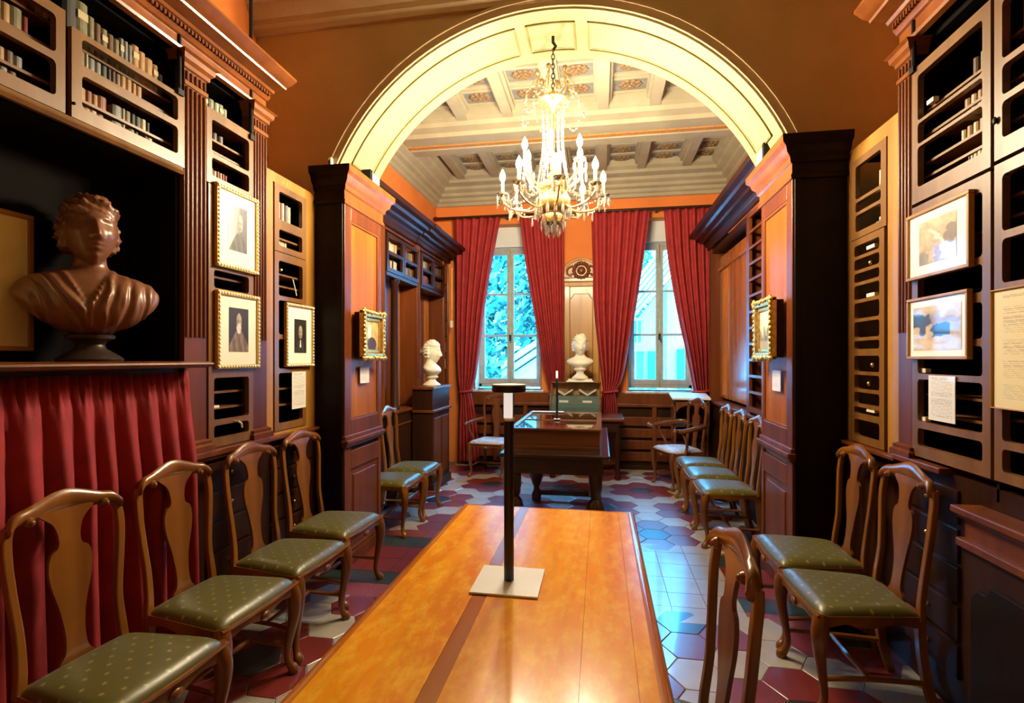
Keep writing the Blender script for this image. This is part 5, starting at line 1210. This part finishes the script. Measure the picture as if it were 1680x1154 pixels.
def portrait(bg, skin, coat, hx, hy, hr, beard=False, light=(-.5, .2), collar=None, bgl=None):
    def f(u, v):
        x, y = u - .5, v - .5; c = bg
        if bgl: c = lerp3(bg, bgl, 1.2 - 2.2 * u + .3 * v)
        n = _n.noise(Vector((u * 7, v * 7, hx * 9))) * .5 + _n.noise(Vector((u * 20, v * 20, 3))) * .25
        # shoulders
        sh = hy - hr * 1.25 - 1.15 * max(0, abs(x - hx * .6) - .10) ** 1.25
        if y < sh:
            k = .5 + .5 * math.sin((x * 22 + y * 7) + n * 2); c = lerp3(coat, tuple(q * 2.2 + .03 for q in coat), k * .7 + n * .4)
            if collar and abs(x - hx) < .035 + .10 * max(0, (sh - y)) and sh - y < .22: c = collar
        dx, dy = (x - hx) / hr * 1.25, (y - hy) / hr / 1.05
        d = dx * dx + dy * dy
        if d < 1:
            l = .55 + .45 * (dx * -light[0] * -1 + dy * light[1]); l = max(.25, min(1.1, l))
            c = tuple(q * l for q in skin)
            for s in (-1, 1):
                if (dx - s * .36) ** 2 / .05 + (dy - .02) ** 2 / .012 < 1: c = tuple(q * .35 for q in c)
            if abs(dx) < .09 and -.35 < dy < .05: c = tuple(min(1, q * 1.25) for q in c)
            if abs(dx) < .3 and abs(dy + .55) < .07: c = tuple(q * .45 for q in c)
        if beard and (dx * 1.15) ** 2 + ((y - hy + hr * .95) / hr / .75) ** 2 < 1 and dy < -.28: c = lerp3((.55, .50, .46), (.8, .76, .7), .5 + n)
        return tuple(max(0, q * (1 + .25 * n)) for q in c)
    return f
picture(TL, 2.535, 2.89, 2.08, 2.545, .024, 'dots', (.27, .72, .24, .80), portrait((.10, .10, .11), (.55, .52, .50), (.05, .05, .055), .12, .14, .19, light=(.5, .3), bgl=(.62, .61, .60)), 'upper portrait photograph in beaded gilt frame between the fluted pilasters')
picture(TL, 2.54, 2.90, 1.51, 1.95, .024, 'dots', (.27, .73, .22, .80), portrait((.025, .018, .022), (.68, .58, .46), (.13, .085, .055), .0, .20, .17, True, (.4, .3)), 'lower portrait photograph of a bearded man in beaded gilt frame')
picture(TL, 3.195, 3.535, 1.51, 1.95, .022, 'dots', (.30, .74, .22, .76), portrait((.012, .010, .008), (.60, .50, .34), (.012, .010, .010), .0, .12, .19, False, (.3, .4), (.8, .74, .6)), 'dark portrait photograph hanging on the narrow left bookcase', o0=.008)
def sepia1(u, v):
    u += .10 * _n.noise(Vector((u * 5, v * 5, 41))) + .04 * _n.noise(Vector((u * 15, v * 15, 5))); v += .10 * _n.noise(Vector((u * 5, v * 5, 51))) + .04 * _n.noise(Vector((u * 15, v * 15, 8)))
    n = _n.noise(Vector((u * 4, v * 4, 1.7))) + .5 * _n.noise(Vector((u * 11, v * 11, 4)))
    c = lerp3((.30, .22, .13), (.62, .50, .30), .55 + .6 * n + .35 * (v - .4))
    d = ((u - .72) / .22) ** 2 + ((v - .22) / .22) ** 2
    if d < 1: c = lerp3(c, (.80, .70, .45), 1 - d + .3 * n)
    if abs((v - .78) + (u - .30) * .95) < .055 and .28 < u < .8: c = (.80, .72, .50)
    if ((u - .86) / .15) ** 2 + ((v - .55) / .18) ** 2 < 1: c = lerp3(c, (.12, .08, .07), .8)
    if ((u - .52) / .10) ** 2 + ((v - .20) / .16) ** 2 < 1: c = (.30, .12, .05)
    if u < .3 and v < .25: c = lerp3(c, (.20, .17, .15), .7)
    return tuple(max(.02, q) for q in c)
def sepia2(u, v):
    u += .07 * _n.noise(Vector((u * 6, v * 6, 21))) + .03 * _n.noise(Vector((u * 19, v * 19, 5))); v += .08 * _n.noise(Vector((u * 6, v * 6, 31))) + .03 * _n.noise(Vector((u * 19, v * 19, 8)))
    n = _n.noise(Vector((u * 5, v * 5, 7))) + .5 * _n.noise(Vector((u * 14, v * 14, 2)))
    c = lerp3((.42, .27, .10), (.74, .56, .26), .5 + .5 * n + .3 * math.sin(v * 6 + u * 2))
    if v > .60 and v < .78 - .06 * u: c = lerp3(c, (.32, .17, .09), .7)
    if ((u - .60) / .20) ** 2 + ((v - .46) / .15) ** 2 + .4 * n < 1: c = (.035, .018, .016)
    if u < .42 and v > .52 + .3 * abs(u - .22) + .12 * n and v < .86 - .12 * u: c = (.05, .045, .07)
    if abs(u - .2) < .05 and .35 < v < .6: c = (.06, .05, .06)
    return tuple(max(.02, q) for q in c)
picture(TR, 2.435, 2.885, 1.95, 2.272, .016, 'oak', (.21, .80, .19, .82), sepia1, 'upper sepia print in thin gilt frame on the near right bookcase', flip=True, o0=.022)
picture(TR, 2.445, 2.88, 1.565, 1.86, .014, 'oak', (.10, .89, .14, .84), sepia2, 'lower sepia landscape print in thin gilt frame on the near right bookcase', flip=True, o0=.022)
def textpage(ink, paper, blocks, margin=.09, lines=40):
    def f(u, v):
        y = (1 - v) * lines; r = int(y)
        if margin < u < 1 - margin and .25 < y - r < .75:
            for a, b, e in blocks:
                if a <= (1 - v) <= b:
                    if u < e - .12 * abs(math.sin(r * 2.3)) and math.sin(u * 140 + r * 9) + math.sin(u * 47 + r * 5) > -.9: return lerp3(paper, ink, .55)
        return paper
    return f
picture(TR, 1.86, 2.318, 1.375, 1.835, .006, 'oak', (.02, .98, .02, .98), textpage((.25, .18, .08), (.78, .68, .40), [(.03, .06, .7), (.13, .20, 1), (.22, .36, 1), (.41, .55, 1), (.60, .75, 1), (.80, .93, .9)], .10, 60), 'large printed document sheet on the rightmost bookcase door', flip=True, o0=.022, nu=60, nv=240)
# the framed yellow sheet in the niche
T5 = lambda w, o, z: (-2.418 + o, w, z)
picture(T5, 1.10, 1.85, 1.60, 2.18, .02, 'oak', None, None, 'framed blank yellow sheet standing in the niche left of the brown bust', mat='paper_yellow', depth=.02, o0=0)
def paper(T, w0, w1, z0, z1, o, func, label, name='paper_notice', nu=24, nv=70):
    c = T((w0 + w1) / 2, o, z0); s = MB(T).box(w0, w1, o - .002, o, z0, z1).build(name, 'paper'); tag(s, label, 'notice')
    painted('printed_text', lambda u, v: T(w0 + (w1 - w0) * (u if T is TL or T is TJL else 1 - u), o + .0008, z0 + (z1 - z0) * v), nu, nv, func, s)
    return s
TJL = lambda w, o, z: (-1.88 + o, w, z); TJR = lambda w, o, z: (1.22 - o, w, z)
tp = textpage((.35, .34, .33), (.80, .78, .73), [(.05, .10, .8), (.13, .45, 1), (.5, .9, 1)], .1, 24)
paper(TL, 3.285, 3.455, 1.215, 1.475, .012, tp, 'white printed notice below the dark portrait on the narrow left bookcase')
paper(TR, 2.55, 2.735, 1.282, 1.49, .026, tp, 'white printed notice below the sepia landscape on the right bookcase')
tp2 = textpage((.5, .5, .5), (.82, .80, .74), [(.2, .5, .8), (.55, .8, .7)], .15, 12)
paper(TJL, 3.84, 4.0, 1.37, 1.50, .006, tp2, 'small white caption card on the left arch pilaster', 'caption_card', 12, 36)
paper(TJR, 3.80, 3.97, 1.34, 1.485, .006, tp2, 'small white caption card on the right arch pilaster', 'caption_card', 12, 36)
# carved gilt frames on the pilasters
def gilt(T, w0, w1, z0, z1, label, func):
    t = thing('gilt_framed_painting', label, 'painting', T((w0 + w1) / 2, 0, z0))
    bxT(T, w0 + .02, w1 - .02, .0, .055, z0 + .015, z1 - .015).build('shadow_box', 'dark', t, bevel=.004)
    fw = .075; b = MB(T)
    for k, (o1, ins) in enumerate(((.085, 0), (.095, .02), (.078, .05))):
        a, c, d, e = w0 + ins, w1 - ins, z0 + ins, z1 - ins; f = .03
        for p, q, r, s in ((a, c, d, d + f), (a, c, e - f, e), (a, a + f, d, e), (c - f, c, d, e)): b.box(p, q, .05, o1, r, s)
    fr = b.build('frame', 'gold', t, bevel=.008)
    g = MB(T); rng = random.Random(int(z1 * 1000))
    for i in range(13):
        u = i / 12
        for z in (z0 + .012, z1 - .012): g.ball((w0 + (w1 - w0) * u, .09, z + rng.uniform(-.006, .006)), rng.uniform(.016, .026), 7, 5, (1.1, .7, .9))
        for w in (w0 + .012, w1 - .012): g.ball((w + rng.uniform(-.005, .005), .09, z0 + (z1 - z0) * u), rng.uniform(.014, .022), 7, 5, (.9, .7, 1.1))
    g.build('carved_leaves', 'gold', fr, smooth='full')
    painted('canvas', lambda u, v: T(w0 + fw + (w1 - w0 - 2 * fw) * (u if T is TJL else 1 - u), .066, z0 + fw + (z1 - z0 - 2 * fw) * v), 30, 36, func, t)
    return t
def land1(u, v):
    n = _n.noise(Vector((u * 5, v * 5, 11))); c = lerp3((.28, .19, .05), (.62, .47, .16), .4 + v * .5 + n)
    if ((u - .32) / .13) ** 2 + ((v - .62) / .25) ** 2 < 1: c = (.78, .72, .58)
    if ((u - .5) / .34) ** 2 + ((v - .2) / .24) ** 2 < 1: c = (.05, .02, .02)
    return tuple(max(.01, q) for q in c)
def land2(u, v):
    n = _n.noise(Vector((u * 6, v * 6, 5))); c = lerp3((.70, .62, .30), (.86, .80, .52), v + .5 * n)
    if v < .45 + .35 * (u - .35) + .3 * n: c = lerp3((.10, .10, .04), (.30, .26, .10), .5 + n)
    if v < .2: c = (.40, .32, .14)
    return tuple(max(.01, q) for q in c)
gilt(TJL, 3.73, 4.12, 1.56, 1.945, 'small painting of a figure in a carved gilt frame on the left arch pilaster', land1)
gilt(TJR, 3.73, 4.13, 1.56, 1.985, 'small landscape painting in a carved gilt frame on the right arch pilaster', land2)
# small fittings
sw = thing('light_switch', 'small cream cord switch hanging by the far left curtain', 'switch', (-2.16, 7.36, 2.0)); MB().box(-2.17, -2.135, 7.33, 7.38, 2.02, 2.12).build('switch_body', 'tag', sw, bevel=.004); MB().tube([(-2.15, 7.355, 2.12), (-2.15, 7.355, 2.9)], .004, 6).build('cord', 'brass', sw)
wt = thing('sensor', 'tiny cream sensor on the tan wall at the left arch spring', 'sensor', (-2.0, 3.62, 3.03)); MB().box(-2.01, -1.985, 3.59, 3.65, 3.0, 3.075).build('sensor_body', 'tag', wt, bevel=.003); MB().box(-2.004, -1.991, 3.585, 3.592, 3.02, 3.05).build('lens', 'iron', wt)

# ================================================================== OUTSIDE
M['out_wall'] = plain('pale_house_wall', (0.62, 0.64, 0.62), 0.9, var=.05); M['out_roof'] = plain('pale_roof_boards', (0.55, 0.60, 0.60), 0.8, var=.15)
M['shutter'] = plain('green_shutter', (0.02, 0.30, 0.24), 0.6); M['out_glass'] = plain('house_window', (0.10, 0.25, 0.28), 0.2)
M['leaf_a'] = plain('leaf_green', (0.05, 0.20, 0.12), 0.6, var=.3); M['leaf_b'] = plain('leaf_pale', (0.24, 0.38, 0.30), 0.6, var=.3); M['leaf_c'] = plain('leaf_deep', (0.015, 0.08, 0.07), 0.6, var=.3); M['bark'] = plain('bark', (0.10, 0.09, 0.08), .9)
struct(MB().box(-30, 30, 8.0, 60, -3.3, -3.0).build('ground', 'leaf_c'), 'green ground outside below the windows', 'ground')
hs = thing('house', 'pale house with a raking roof and green shutters outside the right window', 'house', (3.5, 15, -3))
MB().prism([(.5, -3), (9, -3), (9, 9.5), (6.6, 9.5), (.5, 2.05)], 'y', 14.0, 18.0).build('wall', 'out_wall', hs)
sl = (9.5 - 2.05) / (6.6 - .5)
for k in range(6):
    o = .12 + k * .16; MB().prism([(-.2, 2.05 - .7 * sl + o), (6.6, 9.5 + o), (6.6, 9.5 + o + .13), (-.2, 2.05 - .7 * sl + o + .13)], 'y', 13.2 - .02 * k, 18.0).build('roof_board', 'out_roof', hs)
MB().tube([(1.72, 13.93, -3), (1.72, 13.93, 3.4)], .05, 8).build('drainpipe', 'out_roof', hs)
def hwin(x0, x1, z0, z1, sh):
    w = MB().box(x0, x1, 13.95, 14.02, z0, z1).build('window', 'out_glass', hs); MB().box(x0 - .06, x1 + .06, 13.9, 14.02, z1, z1 + .08).build('lintel', 'out_wall', w); MB().box((x0 + x1) / 2 - .02, (x0 + x1) / 2 + .02, 13.93, 14.0, z0, z1).build('mullion', 'out_wall', w)
    for a in sh:
        s = MB().box(a, a + .22, 13.88, 13.94, z0, z1).build('shutter', 'shutter', w)
        b = MB()
        for k in range(8): b.box(a + .03, a + .19, 13.865, 13.885, z0 + .06 + k * (z1 - z0 - .1) / 8, z0 + .12 + k * (z1 - z0 - .1) / 8)
        b.build('louvre', 'shutter', s)
hwin(.70, 1.12, .2, 1.75, (1.22,)); hwin(.85, 1.05, 2.0, 2.55, ()); hwin(2.2, 2.7, .2, 1.8, (1.95, 2.72))
sh_ = thing('outbuilding', 'low white outbuilding with a raking roof outside the left window', 'building', (-1.0, 12.5, -3))
MB().prism([(-2.15, -3), (.3, -3), (.3, 2.77), (-2.15, 1.15)], 'y', 12.2, 13.0).build('wall', 'out_wall', sh_)
for k in range(2): MB().prism([(-2.3, 1.10 + .2 * k), (.3, 2.82 + .2 * k), (.3, 2.97 + .2 * k), (-2.3, 1.25 + .2 * k)], 'y', 12.0 - .05 * k, 13.0).build('roof_board', 'out_roof', sh_)
def tree(x, y, z0, h, rx, n, mats, label, seed):
    t = thing('tree', label, 'tree', (x, y, -3)); rng = random.Random(seed)
    MB().tube([(x, y, -3), (x + .1, y, z0), (x, y, z0 + h * .6)], [.18, .13, .04], 8).build('trunk', 'bark', t, smooth=True)
    for mi, m in enumerate(mats):
        b = MB()
        for _ in range(n):
            u = rng.gauss(0, .45), rng.gauss(0, .45), rng.random()
            cx, cy, cz = x + rx * u[0], y + rx * .6 * u[1], z0 + h * u[2]
            s = rng.uniform(.08, .22); a = Vector((rng.gauss(0, 1), rng.gauss(0, 1), rng.gauss(0, 1))).normalized(); c = a.orthogonal().normalized(); d = a.cross(c); p = Vector((cx, cy, cz))
            b.add([p + c * s, p + d * s * .5, p - c * s, p - d * s * .5], [(0, 1, 2, 3)])
        tag(b.build('foliage', m, t), kind='stuff')
tree(-3.9, 15.5, -1.5, 8.0, 1.6, 2600, ('leaf_a', 'leaf_b', 'leaf_c'), 'leafy tree filling the left half of the left window', 1)
tree(-2.2, 19.5, -1.0, 10.0, 1.7, 2600, ('leaf_b', 'leaf_a', 'leaf_c'), 'pale leafy tree behind the outbuilding in the left window', 2)
tree(-3.1, 11.5, -1.5, 3.2, .6, 900, ('leaf_a', 'leaf_c', 'leaf_b'), 'dark shrub low in the left window', 4)
tree(1.2, 23.0, 2.0, 6.5, 1.6, 1200, ('leaf_a', 'leaf_b'), 'tree above the house roof in the right window', 3)
